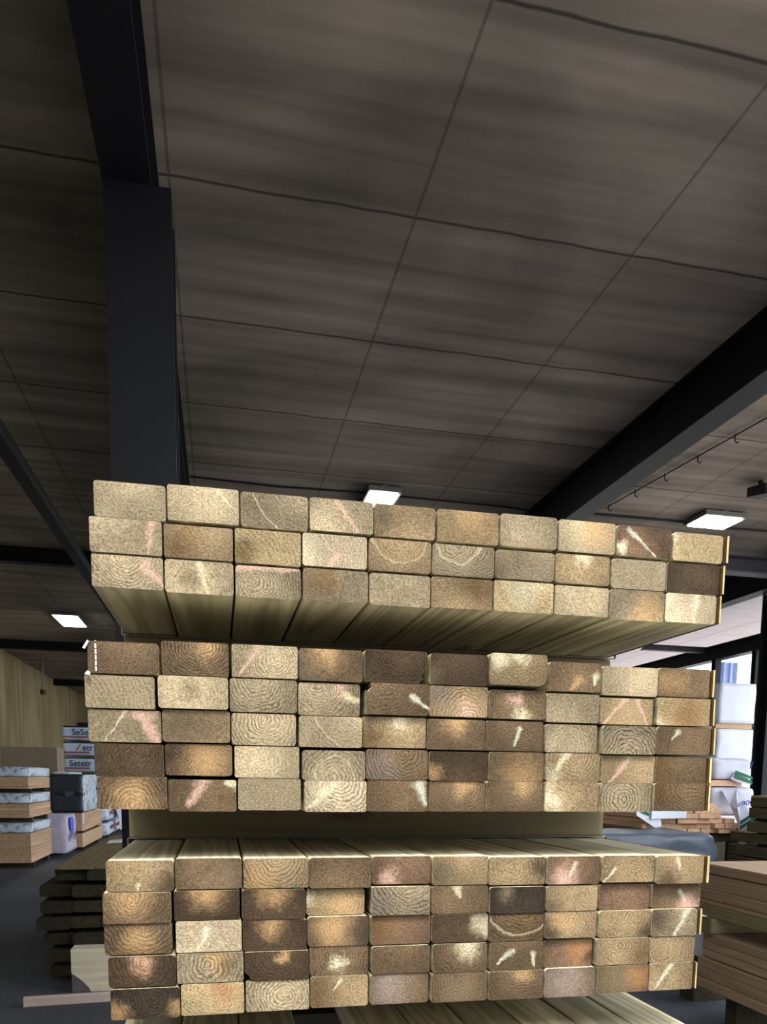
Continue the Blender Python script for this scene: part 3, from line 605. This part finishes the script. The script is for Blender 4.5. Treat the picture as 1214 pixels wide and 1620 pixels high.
# bearers between the packs, and the pack below
def bearer(y, z0, z1, lab, x0=-.175, x1=.84):
    bm = new_bm(); prism(bm, rounded(y-.05, y+.05, z0, z1, .004, 2), 'X', x0, x1); tag(obj('bearer', bm, M_BEARER), lab, 'bearer', 'bearers between the packs')
for y, w_ in ((1.675, 'front'), (3.25, 'rear')):
    bearer(y, pack_top['m']+.0005, pack_bottom['u']-.0005, f'{w_} cross bearer between the upper and middle packs')
    bearer(y, pack_top['l']+.0005, pack_bottom['m']-.0005, f'{w_} cross bearer between the middle and lower packs')
    bearer(y, EYE-.447+.0005, pack_bottom['l']-.0005, f'{w_} cross bearer under the lower pack')
for pk, nm in (('u', 'upper'), ('l', 'lower')):
    bm = new_bm(); y0, y1 = 1.612, 1.622; xa, xb = -.1765, .8385
    if pk == 'l': xb = .8445
    if pk == 'u': xb = .8462
    za, zb2 = pack_bottom[pk]-.0004, pack_top[pk]+.0006; t = .0011; xa = -.1768
    for d in ((xa-t, xb+t, y0, y1, za-t, za), (xa-t, xb+t, y0, y1, zb2, zb2+t), (xa-t, xa, y0, y1, za, zb2), (xb, xb+t, y0, y1, za, zb2)): box(bm, *d)
    tag(obj('steel_strap', bm, M_STRAP), f'grey steel strap around the {nm} pack of timber', 'strap')
z1 = EYE-.447
for k in range(10):
    if k in (3,): continue
    x0 = -.174 + k*.1014
    bm = new_bm(); prism(bm, rounded(x0, x0+.0995, z1-.048, z1, .004, 3), 'Y', YF, YF+LEN, 1, 0)
    o = obj('sawn_timber', bm, [M_END, M_SIDE]); tag(o, f'timber lying under the lower pack, {ORD[k]} place from left, seen from above', 'timber', 'timbers below the lower pack')
    o['tone'] = list(lin(TONE['T'])); o['pith'] = [0.0, 0.0, -.5]; o['rings'] = [110.0, .25, .5]
    o['arc'] = [9.0, .01, 0.0]
    for q in 'ab':
        o['blob_'+q] = [9.0, .01, 9.0]; o['streak_'+q] = [9.0, .001, 9.0]; o['streak_'+q+'_end'] = [9.1, 0.0, 9.0]
        for e in ('blob_', 'streak_'): o[e+q+'_color'] = [1.0, 1.0, 1.0]
def trestle(name, x0, x1, y0, y1, top, lab, mt=None):
    mt = mt or M_SLEEPER
    t = thing('trestle', lab, 'trestle', ((x0+x1)/2, (y0+y1)/2, 0))
    for y in (y0+.05, y1-.05):
        bx('beam', (x0, x1, y-.05, y+.05, top-.1, top), mt, t)
        for x in (x0+.08, x1-.08): bx('leg', (x-.05, x+.05, y-.045, y+.045, 0, top-.1), mt, t)
trestle('trestle', -.17, .83, 1.6, 3.3, z1-.0485, 'timber trestle under the lowest timbers')
def pts_sheet(bm, pts, d):
    """a thin slightly thick sheet from a 3-D outline"""
    A = [bm.verts.new(p) for p in pts]; B = [bm.verts.new((p[0]+d[0], p[1]+d[1], p[2]+d[2])) for p in pts]
    n = len(pts); bm.faces.new(A); bm.faces.new(B[::-1])
    for i in range(n): bm.faces.new((A[i], B[i], B[(i+1) % n], A[(i+1) % n]))

# ================================================================== right side: brown timber stack, olive stack, tarped and wrapped packs
def zpx(z): return EYE + z
SX = 2.73
def layer(x0, x1, y0, y1, za, zb, mt, lab, group, axis='Y', name='planed_board'):
    bm = new_bm()
    if axis == 'Y': prism(bm, rounded(x0, x1, zpx(za), zpx(zb), .005, 2), 'Y', y0, y1)
    else: prism(bm, rounded(y0, y1, zpx(za), zpx(zb), .006, 2), 'X', x0, x1)
    return tag(obj(name, bm, mt), lab, 'board', group)
g = 'planed boards stacked at right'
lo = [(-1.195, -1.137), (-1.136, -1.075), (-1.074, -1.014), (-1.008, -.962), (-.961, -.915), (-.914, -.865)]
for k, (a, b) in enumerate(lo):
    layer(SX, SX+.62, 1.7, 4.03 if k < 3 else 3.99, a, b, M_BROWN, f'brown planed board, {ORD[k]} layer up in the lower pack at right', g)
hi = [(-.772, -.704, M_OLIVEY), (-.703, -.676, M_BROWN), (-.675, -.617, M_BROWN), (-.616, -.529, M_BROWN), (-.524, -.470, M_BROWN)]
for k, (a, b, mt) in enumerate(hi):
    nm = 'olive treated' if k == 0 else 'brown planed'
    layer(SX+.005*(k % 2), SX+.62, 1.7, 4.10, a, b, mt, f'{nm} board, {ORD[k]} layer up in the upper pack at right', g)
for y in (1.95, 3.93):
    w_ = 'pale bearer end showing between the brown packs' if y > 3 else 'bearer between the brown packs near the viewer'
    bm = new_bm(); prism(bm, rounded(y-.05, y+.05, zpx(-.864), zpx(-.7725), .012, 3), 'X', SX-.03, SX+.6); tag(obj('bearer', bm, M_BEARER), w_, 'bearer')
    w_ = 'dark foot bearer under the far end of the brown stack' if y > 3 else 'foot bearer under the near end of the brown stack'
    tag(bx('bearer', (SX+.06, SX+.56, y-.2, y-.1, 0, zpx(-1.1955)), M_SLEEPER), w_, 'bearer')
# wrapped pack just behind the brown stack
bm = new_bm(); wrapped(bm, SX+.17, SX+.62, 4.25, 5.6, .30, zpx(-.86), .008, 8, 5, .02)
tag(obj('wrapped_pack', bm, M_WRAPW), 'white wrapped pack peeping out behind the brown stack', 'pack')
tag(bx('bearer', (SX+.2, SX+.6, 4.35, 4.5, 0, .2995), M_SLEEPER), 'dark bearer under the white pack behind the brown stack', 'bearer')
tag(bx('bearer', (SX+.2, SX+.6, 5.2, 5.35, 0, .2995), M_SLEEPER), 'dark rear bearer under the white pack behind the brown stack', 'bearer')
# olive weathered boards lying crosswise further back
g = 'weathered boards stacked at far right'
zz = [(-1.36, -1.25), (-1.22, -1.09), (-1.06, -.93), (-.90, -.78), (-.765, -.665), (-.63, -.535), (-.52, -.42), (-.385, -.285), (-.275, -.19)]
zz = [(a*1.045+.035, b*1.045+.035) for a, b in zz]
for k, (a, b) in enumerate(zz):
    xo = 5.30+.012*(k % 3); yf_ = 7.12 if k > 5 else 7.42
    layer(xo, xo+.7, 5.0, yf_, a, b, M_OLIVEX, f'weathered olive board, {ORD[k]} layer up in the far right stack', g, 'Y', 'weathered_board')
    zn = zz[k-1][1] if k else -1.4
    for y in (5.2, 6.1, 6.95):
        nm = {5.2: 'near', 6.1: 'middle', 6.95: 'far'}[y]
        tag(bx('sticker', (5.35, 5.95, y, y+.06, zpx(zn)+.0004, zpx(a)-.0004), M_SLEEPER), f'{nm} sticker strip under the {ORD[k]} layer of the olive stack', 'sticker', 'stickers in the olive stack')
layer(5.31, 5.9, 5.1, 7.1, zz[-1][1]+.0005, zz[-1][1]+.024, wood('pale_weathered_board', (150, 138, 108), 'Y', .3, .7), 'pale thin board on top of the olive stack', g, 'Y', 'thin_board')
# blue-grey sheeted pack
t = thing('sheeted_pack', 'pack under blue-grey plastic sheeting beside the lower timber pack', 'pack', (4.06, 7.0, zpx(-.85)))
bm = new_bm(); wrapped(bm, 3.2, 4.62, 6.58, 7.45, zpx(-.845), zpx(-.49), .05, 16, 2, .09); obj('sheeting', bm, M_TARP, t)
trestle('trestle', 3.25, 4.55, 6.62, 7.42, zpx(-.85), 'timber trestle hidden under the sheeted pack')
# orange-brown battens with torn wrap
g = 'orange-brown battens'
rows = [(4.36, [.10, .13, .09, .16, .15, .11, .13, .13, .13, .13]), (4.30, [.20, .32, .17, .18, .12, .13, .13]), (4.36, [.14, .22, .25, .18, .14, .12]),
        (4.34, [.18, .2, .24, .16, .14]), (4.40, [.3, .22, .2, .14]), (4.50, [.24, .3, .16])]
nb = 0; z = zpx(-.555)
for ri, (x, ws) in enumerate(rows):
    hgt = .052
    for wi, w_ in enumerate(ws):
        yy = 7.5 + random.uniform(-.05, .05); bm = new_bm()
        prism(bm, rounded(x+.004, x+w_-.004, z+.0008, z+hgt, .004, 2), 'Y', yy, yy+2.0)
        tag(obj('batten', bm, M_BATTEN), f'orange-brown batten end, {ORD[wi]} from left in {ORD[ri]} layer up of its heap', 'batten', g); x += w_
    z += .0535
trestle('trestle', 4.4, 5.6, 7.6, 9.4, zpx(-.5555), 'timber trestle hidden under the orange battens')
bx_top = z
t = thing('torn_wrap', 'torn white wrap with green print hanging over the orange battens', 'wrap', (4.6, 7.4, zpx(-.42)))
bm = new_bm(); pts_sheet(bm, [(4.20, 7.40, zpx(-.36)), (4.40, 7.37, zpx(-.485)), (4.47, 7.36, zpx(-.47)), (4.46, 7.37, zpx(-.40)), (4.62, 7.40, zpx(-.225)), (4.28, 7.41, zpx(-.225)), (4.20, 7.41, zpx(-.30))], (0, .006, 0)); obj('loose_flap', bm, M_WRAPW, t)
bm = new_bm(); pts_sheet(bm, [(4.34, 7.35, zpx(-.395)), (4.75, 7.36, zpx(-.385)), (4.76, 7.37, zpx(-.225)), (4.36, 7.37, zpx(-.225))], (0, .006, 0)); obj('torn_strip', bm, M_WRAPW, t)
bm = new_bm(); pts_sheet(bm, [(4.24, 7.39, zpx(-.33)), (4.335, 7.385, zpx(-.365)), (4.335, 7.385, zpx(-.335)), (4.27, 7.39, zpx(-.31))], (0, .004, 0)); obj('green_stripe', bm, M_GREEN, t)
bx('wrap_top', (4.36, 4.76, 7.37, 7.55, zpx(-.2335), zpx(-.2285)), M_WRAPW, t)

def text(name, body, size, loc, parent, mt, rot=(math.pi/2, 0, 0), shear=0, ext=.001, width=None):
    cu = bpy.data.curves.new(name, 'FONT'); cu.body = body; cu.size = size; cu.extrude = ext; cu.shear = shear; cu.offset = size*.012
    tmp = bpy.data.objects.new('tmp', cu); C.objects.link(tmp); bpy.context.view_layer.update()
    me = bpy.data.meshes.new_from_object(tmp.evaluated_get(bpy.context.evaluated_depsgraph_get())); bpy.data.objects.remove(tmp); bpy.data.curves.remove(cu)
    me.name = name; me.materials.clear(); me.materials.append(mt)
    o = bpy.data.objects.new(name, me); C.objects.link(o)
    o.rotation_euler = rot
    o.parent = parent; o.location = Vector(loc) - world_loc(parent)
    return o
# grey wrapped bundles with green stripes and blue lettering on the battens
t = thing('wrapped_bundle', 'lower grey-white wrapped bundle with blue lettering on the orange battens', 'bundle', (5.72, 8.0, zpx(-.393)))
bm = new_bm(); wrapped(bm, 5.40, 5.97, 7.92, 9.2, zpx(-.393), zpx(-.055), .02, 9, 11, .06); wr = obj('wrapping', bm, M_WRAPG, t)
bm = new_bm(); pts_sheet(bm, [(5.396, 7.410, zpx(-.30)), (5.410, 7.410, zpx(-.47)), (5.485, 7.410, zpx(-.53)), (5.566, 7.410, zpx(-.50)), (5.567, 7.410, zpx(-.42)), (5.728, 7.80, zpx(-.14)), (5.703, 7.88, zpx(-.08)), (5.512, 7.88, zpx(-.1)), (5.500, 7.70, zpx(-.26))], (.0, .012, .004)); obj('loose_flap', bm, M_WRAPG, t)
for dz in (0, -.055):
    bm = new_bm(); pts_sheet(bm, [(5.424, 7.395, zpx(-.455+dz)), (5.607, 7.395, zpx(-.345+dz)), (5.607, 7.395, zpx(-.305+dz)), (5.424, 7.395, zpx(-.415+dz))], (0, .004, 0)); obj('green_stripe', bm, M_GREEN, wr)
text('printed_text', 'noo', .10, (5.562, 7.60, zpx(-.26)), wr, M_BLUE, (math.pi/2, -.12, 0), .3)
bm = new_bm(); pts_sheet(bm, [(5.368, 7.410, zpx(-.30)), (5.531, 7.6, zpx(-.285)), (5.555, 7.6, zpx(-.23)), (5.543, 7.6, zpx(-.225))], (0, .003, 0)); obj('printed_tick', bm, M_BLUE, wr)
xs = 5.40
for k, w_ in enumerate((.17, .14, .11)):
    tag(bx('batten', (xs, xs+w_-.004, 7.94+.01*k, 9.1, zpx(-.054), zpx(.012)), M_BATTEN), f'flat orange batten between the grey bundles, {ORD[k]} from left', 'batten', 'battens between the grey bundles'); xs += w_
t = thing('wrapped_bundle', 'upper grey-white wrapped bundle with a green stripe below the clean white packs', 'bundle', (5.7, 8.0, zpx(.0125)))
bm = new_bm(); wrapped(bm, 5.41, 5.90, 7.92, 9.1, zpx(.0125), zpx(.265), .02, 9, 4, .05); wr = obj('wrapping', bm, M_WRAPG, t)
bm = new_bm(); pts_sheet(bm, [(5.66, 7.885, zpx(.10)), (5.88, 7.87, zpx(.01)), (5.88, 7.87, zpx(-.03)), (5.72, 7.88, zpx(-.01)), (5.62, 7.89, zpx(.03))], (0, .01, 0)); obj('loose_flap', bm, M_WRAPG, t)
for dz in (0, -.045):
    bm = new_bm(); pts_sheet(bm, [(5.66, 7.862, zpx(.125+dz)), (5.88, 7.862, zpx(.055+dz)), (5.885, 7.862, zpx(.022+dz)), (5.655, 7.862, zpx(.09+dz))], (0, .005, 0)); obj('green_stripe', bm, M_GREEN, wr)
text('printed_text', 'J', .09, (5.85, 7.87, zpx(.17)), wr, M_BLUE, (math.pi/2, 0, 0), .3)
# clean white packs on bearers
def white_pack(z0, z1, lab, seed):
    t = thing('white_pack', lab, 'pack', (7.86, 11.4, z0), 'clean white wrapped packs')
    bm = new_bm(); wrapped(bm, 7.545, 8.2, 11.0, 12.3, z0, z1, .012, 9, seed, .025); wr = wr = obj('wrapping', bm, M_WRAPW, t)
    bm = new_bm(); pts_sheet(bm, [(7.53, 11.1, z0+.2*(z1-z0)), (7.53, 11.35, z0+.3*(z1-z0)), (7.53, 11.35, z0+.75*(z1-z0)), (7.53, 11.1, z0+.6*(z1-z0))], (.006, 0, 0)); obj('green_print', bm, M_GREEN, wr)
white_pack(EYE+.895, EYE+1.52, 'upper clean white wrapped pack beside the right column', 21)
white_pack(EYE+.30, EYE+.82, 'lower clean white wrapped pack beside the right column', 22)
white_pack(EYE-.30, EYE+.22, 'clean white wrapped pack hidden low behind the grey bundles', 23)
white_pack(EYE-.90, EYE-.38, 'second clean white wrapped pack from the ground behind the grey bundles', 24)
for z0, z1, nm in ((EYE+.82, EYE+.895, 'top'), (EYE+.22, EYE+.30, 'second'), (EYE-.38, EYE-.30, 'third'), (0, EYE-.90, 'lowest')):
    tag(bx('bearer', (7.55, 8.19, 11.05, 11.15, z0+.0005, z1-.0005), M_BATTEN if nm != 'lowest' else M_SLEEPER), f'{nm} front wooden bearer of the clean white packs', 'bearer')
    tag(bx('bearer', (7.55, 8.19, 12.1, 12.2, z0+.0005, z1-.0005), M_BATTEN if nm != 'lowest' else M_SLEEPER), f'{nm} rear wooden bearer of the clean white packs', 'bearer')
bm = new_bm(); n = 14
for k in range(n):
    x0, x1 = 8.96+.50*k/n, 8.96+.50*(k+1)/n; y0, y1 = 13.3+.02*math.sin(k*1.7), 13.3+.02*math.sin((k+1)*1.7)
    pts_sheet(bm, [(x0, y0, EYE+1.3), (x1, y1, EYE+1.3), (x1, y1, EYE+2.2), (x0, y0, EYE+2.2)], (0, .01, 0))
bmesh.ops.remove_doubles(bm, verts=bm.verts[:], dist=.0005)
tag(obj('hanging_sheet', bm, plain('pale_blue_sheet', (150, 168, 214), .5)), 'pale blue plastic sheet hanging beside the canopy posts', 'sheet')

# ================================================================== left side: sleepers, pale block, laths, wrapped stacks
lefts = [-1.119, -1.129, -1.154, -1.191, -1.166, -1.173, -1.071]   # bottom to top
for k in range(7):
    z0 = .045 + k*.108 + (.0 if k else 0); z1_ = z0 + .078
    x = lefts[k]
    for j in range(4):
        w_ = .205 + random.uniform(-.02, .02); yo = 5.5 + random.uniform(-.03, .03) + (.0 if j else 0)
        pr = rounded(x+.002, x+w_, z0, z1_ + random.uniform(-.004, 0), .012, 2)
        bm = new_bm(); prism(bm, pr, 'Y', yo, yo+2.85+random.uniform(-.1, .1))
        tag(obj('sawn_sleeper', bm, M_SLEEPER if k < 6 else M_SLEEPER), f'dark sawn sleeper, {ORD[j]} from left in the {ORD[k]} layer up', 'sleeper', 'dark sawn sleepers in the left pile'); x += w_
    zz0 = 0 if k == 0 else .045+(k-1)*.108+.078
    for y, nm in ((5.75, 'front'), (7.9, 'rear')):
        tag(bx('sticker', (lefts[k]+.05, lefts[k]+.75, y-.025, y+.025, zz0+.0003, z0-.0003), M_SLEEPER), f'{nm} sticker strip under the {ORD[k]} layer of the sleeper pile', 'sticker', 'stickers in the sleeper pile')
M_TOP = wood('olive_sawn_board', (128, 112, 78), 'Y', .4, .8, 1.0, False, .1)
x = -1.06
for j in range(3):
    bm = new_bm(); prism(bm, rounded(x, x+.25, .045+6*.108+.0788, .045+6*.108+.098, .004, 2), 'Y', 5.46+.02*j, 8.3); tag(obj('olive_board', bm, M_TOP), f'wide olive board lying on the sleeper pile, {ORD[j]} from left', 'board', 'olive boards on the sleeper pile'); x += .253
bm = new_bm(); pts_sheet(bm, [(-.97, 7.25, .7925), (-.86, 7.35, .793), (-.87, 7.6, .80), (-.98, 7.5, .796)], (0, 0, .004))
tag(obj('paper_scrap', bm, M_WHITEPL), 'small white paper scrap on the olive boards at left', 'paper')
# pale block with a sawn-off grey corner
t = thing('timber_block', 'pale timber block with a grey lower corner in front of the sleeper pile', 'block', (-.62, 5.3, 0))
bm = new_bm(); prism(bm, [(-.945, .28), (-.945, .12), (-.93, .115), (-.90, .09), (-.87, .06), (-.845, .03), (-.83, .0), (-.30, .0), (-.30, .28)], 'Y', 5.26, 5.40); obj('body', bm, M_PALE, t)
bm = new_bm(); prism(bm, [(-.944, .1205), (-.944, .0), (-.8295, .0), (-.845, .0305), (-.87, .0605), (-.90, .0905), (-.93, .1155)], 'Y', 5.262, 5.398); o = obj('weathered_corner', bm, plain('grey_weathered_wood', (112, 104, 106), .9, 0, .2, 20), t); o['label'] = 'grey weathered corner'
bm = new_bm(); prism(bm, rounded(5.05, 5.09, 0, .058, .004, 2), 'X', -.60, .62)
o = obj('floor_lath', bm, M_PINK); o.location = Vector((-.56, 5.02, 0)); o.rotation_euler = (0, 0, math.radians(4)); tag(o, 'pinkish lath lying on the asphalt at lower left', 'lath')

# --- aisle of packs at the far left
def pack(name, x0, x1, y0, y1, z0, z1, zw, lab, wrap=M_PRINT, body=M_TAN):
    """planed boards with a printed film hood over the upper part"""
    t = thing(name, lab, 'pack', ((x0+x1)/2, (y0+y1)/2, z0), 'hooded packs in the left aisle')
    nl = 4; h = (zw-z0)/nl
    for k in range(nl): bx('board_layer', (x0+.01, x1-.01, y0+.01, y1-.01, z0+k*h+.002, z0+(k+1)*h), body, t)
    bm = new_bm(); wrapped(bm, x0, x1, y0, y1, zw, z1, .015, 8, x0+z0, .03); obj('film_hood', bm, wrap, t)
    return t
E_ = EYE
for z0, z1, zw, nm in ((E_-1.32, E_-.735, E_-.885, 'bottom'), (E_-.66, E_-.30, E_-.46, 'middle'), (E_-.24, E_+.08, E_-.07, 'top')):
    pack('hooded_pack', -3.9, -2.70, 12.35, 13.85, z0, z1, zw, f'{nm} tan pack with printed film hood at the left edge')
for z0, z1, nm in ((0, E_-1.32, 'lowest'), (E_-.735, E_-.66, 'middle'), (E_-.30, E_-.24, 'upper')):
    for y, w2 in ((12.6, 'front'), (13.6, 'rear')):
        tag(bx('bearer', (-3.88, -2.72, y-.05, y+.05, z0+.0005, z1-.0005), M_SLEEPER), f'{nm} {w2} dark bearer under the left edge packs', 'bearer')
t = thing('wrapped_pack', 'white printed wrapped pack with a blue patch in the left aisle', 'pack', (-3.1, 14.4, 0))
bm = new_bm(); wrapped(bm, -3.4, -2.50, 13.92, 14.90, .06, E_-.70, .015, 10, 31, .03); wr = obj('wrapping', bm, plain('pale_lilac_wrap', (196, 190, 214), .4, 0, .15, 6, .1), t)
bm = new_bm(); pts_sheet(bm, [(-2.474, 14.22, E_-.98), (-2.474, 14.45, E_-1.0), (-2.474, 14.48, E_-.80), (-2.474, 14.40, E_-.745), (-2.474, 14.15, E_-.745), (-2.474, 14.12, E_-.82)], (.004, 0, 0)); obj('blue_patch', bm, plain('blue_light_spot', (60, 86, 236), .5), t)  # spot of blue light on the film, put in as colour
for k in range(5):
    y = 14.05+.15*k; z = E_-1.15+.04*(k % 3)
    bm = new_bm(); pts_sheet(bm, [(-2.475, y, z), (-2.475, y+.07, z+.02), (-2.475, y+.08, z+.13), (-2.475, y+.02, z+.10)], (.004, 0, 0)); obj('grey_print', bm, M_NAVY, wr)
tag(bx('bearer', (-3.35, -2.64, 14.3, 14.45, 0, .055), M_SLEEPER), 'dark bearer under the white wrapped pack with blue patch', 'bearer')
# tan packs beyond, carrying the slate-grey one
t = thing('tan_pack', 'lower tan pack under the slate-grey pack', 'pack', (-2.9, 16.2, .07), 'tan packs under the slate-grey pack')
for k in range(2): bx('board_layer', (-3.14, -2.42, 15.0, 17.4, .075+k*.122, .075+(k+1)*.122-.002), M_TAN, t)
t = thing('tan_pack', 'upper tan pack directly beneath the slate-grey pack', 'pack', (-2.9, 16.2, .36), 'tan packs under the slate-grey pack')
for k in range(3): bx('board_layer', (-3.14, -2.42, 15.0, 17.4, .365+k*.108, .365+(k+1)*.108-.002), M_TAN, t)
bx('end_label', (-2.44, -2.415, 15.05, 15.2, .50, .68), M_WRAPW, t)
for z0, z1, nm in ((0, .075, 'lower'), (.319, .365, 'upper')):
    for y, w2 in ((15.3, 'front'), (17.0, 'rear')):
        tag(bx('bearer', (-3.12, -2.44, y-.05, y+.05, z0+.0003, z1-.0003), M_SLEEPER), f'{nm} {w2} bearer of the tan packs', 'bearer')
t = thing('slate_pack', 'square slate-grey wrapped pack with a white side in the left aisle', 'pack', (-2.65, 15.8, .69))
bm = new_bm(); wrapped(bm, -2.93, -2.41, 15.02, 16.55, .70, E_-.02, .012, 10, 41, .02); wr = obj('wrapping', bm, M_DARKWRAP, t)
bm = new_bm(); wrapped(bm, -2.425, -2.385, 15.06, 16.6, .71, E_-.03, .012, 10, 42, .01); o = obj('side_film', bm, M_PRINT, t); o['label'] = 'white printed side film'
bm = new_bm(); wrapped(bm, -2.9, -2.6, 15.1, 16.3, E_-.025, E_+.015, .012, 6, 43, .015); obj('top_film', bm, M_WRAPW, t)
bx('pallet', (-2.92, -2.42, 15.05, 16.5, .69, .70), M_SLEEPER, t)
M_FAINT = plain('faint_pale_print', (84, 88, 92), .6)
text('printed_text', 'HC', .115, (-2.86, 14.995, E_-.40), wr, plain('black_print', (16, 18, 22), .6))
text('printed_text', 'opp', .115, (-2.53, 14.995, E_-.40), wr, bpy.data.materials['black_print'])
bm = new_bm(); pts_sheet(bm, [(-2.68, 14.992, E_-.43), (-2.55, 14.992, E_-.40), (-2.54, 14.992, E_-.32), (-2.69, 14.992, E_-.33)], (0, .004, 0)); obj('printed_box', bm, M_FAINT, wr)
# far wrapped packs and the lettered boxes
for z0, z1, nm in ((.06, .33, 'lower'), (.38, .66, 'upper')):
    t = thing('film_pack', f'{nm} far film-wrapped pack with red marks in the left aisle', 'pack', (-2.8, 20, z0), 'far film-wrapped packs')
    bm = new_bm(); wrapped(bm, -3.6, -2.39, 17.8, 22.0, z0, z1, .02, 9, z0*9, .03); obj('film', bm, M_PRINT, t)
    for k in range(3):
        y = 18.4+k*1.1; bm = new_bm(); pts_sheet(bm, [(-2.362, y, z0+.12), (-2.362, y+.7, z0+.14), (-2.362, y+.7, z0+.20), (-2.362, y, z0+.18)], (.004, 0, 0)); obj('red_mark', bm, M_RED, t)
    tag(bx('bearer', (-3.55, -2.42, 18.3, 18.4, z0-.06 if nm == 'lower' else .335, z0-.0005), M_SLEEPER), f'front bearer under the {nm} far film pack', 'bearer')
    tag(bx('bearer', (-3.55, -2.42, 21.3, 21.4, z0-.06 if nm == 'lower' else .335, z0-.0005), M_SLEEPER), f'rear bearer under the {nm} far film pack', 'bearer')
bm = new_bm(); pts_sheet(bm, [(-2.33, 18.9, .62), (-2.33, 20.2, .66), (-2.28, 20.0, .45), (-2.27, 19.5, .40), (-2.26, 19.4, .12), (-2.27, 19.2, .10), (-2.28, 19.1, .40)], (.01, .01, 0))
tag(obj('loose_film', bm, M_WRAPW), 'loose white film hanging on the far film packs', 'film')
boxes = [('Setetr', .68, 1.04), ('Setetr', 1.06, 1.41), ('Setetr', 1.44, 1.77), ('etr', 1.81, 2.13), ('SeSe', 2.17, 2.50)]
for k, (body, z0, z1) in enumerate(boxes):
    nm = ['lowest, half hidden', 'second from the bottom, half hidden', 'third, lettered Setetr, just above the slate-grey pack', 'fourth, with an orange tick', 'topmost, lettered SeSe'][k]
    t = thing('lettered_pack', f'pale blue lettered pack, {nm} of its tall stack', 'pack', (-3.2, 20.6, z0), 'pale blue lettered packs')
    bm = new_bm(); wrapped(bm, -3.60, -2.80, 20.0, 21.2, z0, z1-.03, .006, 8, k+50, .02); wr = obj('wrapping', bm, M_PALEBLUE, t)
    bx('dark_lid', (-3.58, -2.82, 20.04, 21.15, z1-.028, z1-.002), M_WIRE, t)
    if k == 3:
        bm = new_bm(); pts_sheet(bm, [(-3.32, 19.97, z0+.14), (-3.27, 19.97, z0+.11), (-3.17, 19.97, z0+.27), (-3.22, 19.97, z0+.27), (-3.27, 19.97, z0+.17)], (0, .004, 0)); obj('orange_tick', bm, M_ORANGE, wr)
        text('printed_text', body, .2, (-3.16, 19.97, z0+.12), wr, M_NAVY)
    else:
        text('printed_text', body, .2, (-3.46 if k != 4 else -3.38, 19.97, z0+.12), wr, M_NAVY)
    bx('red_band', (-3.58, -3.0, 19.965, 19.975, z0+.055, z0+.09), M_RED, wr)
bm = new_bm(); wrapped(bm, -3.3, -2.85, 20.1, 20.9, 2.50, 2.60, .02, 6, 77, .04); tag(obj('black_cover', bm, M_WIRE), 'black cover lying on top of the lettered packs', 'cover')
for k in range(3):
    tag(bx('grey_panel_pack', (-4.2, -3.17, 17.0, 17.75, .12+k*.60, .12+k*.60+.58), plain('grey_brown_panels', (134, 122, 104), .8, 0, .08, 3) if k == 0 else bpy.data.materials['grey_brown_panels']), f'grey-brown panel pack, {["bottom", "middle", "top"][k]} of its stack near the plywood wall', 'pack', 'grey-brown panel packs')
    for x in (-4.0, -3.4):
        w2 = 'left' if x < -3.7 else 'right'; z0 = .12+k*.60
        tag(bx('bearer', (x, x+.1, 17.05, 17.7, (0 if k == 0 else z0-.02)+.0003, z0-.0003), M_SLEEPER), f'{w2} bearer under the {["bottom", "middle", "top"][k]} grey-brown panel pack', 'bearer')
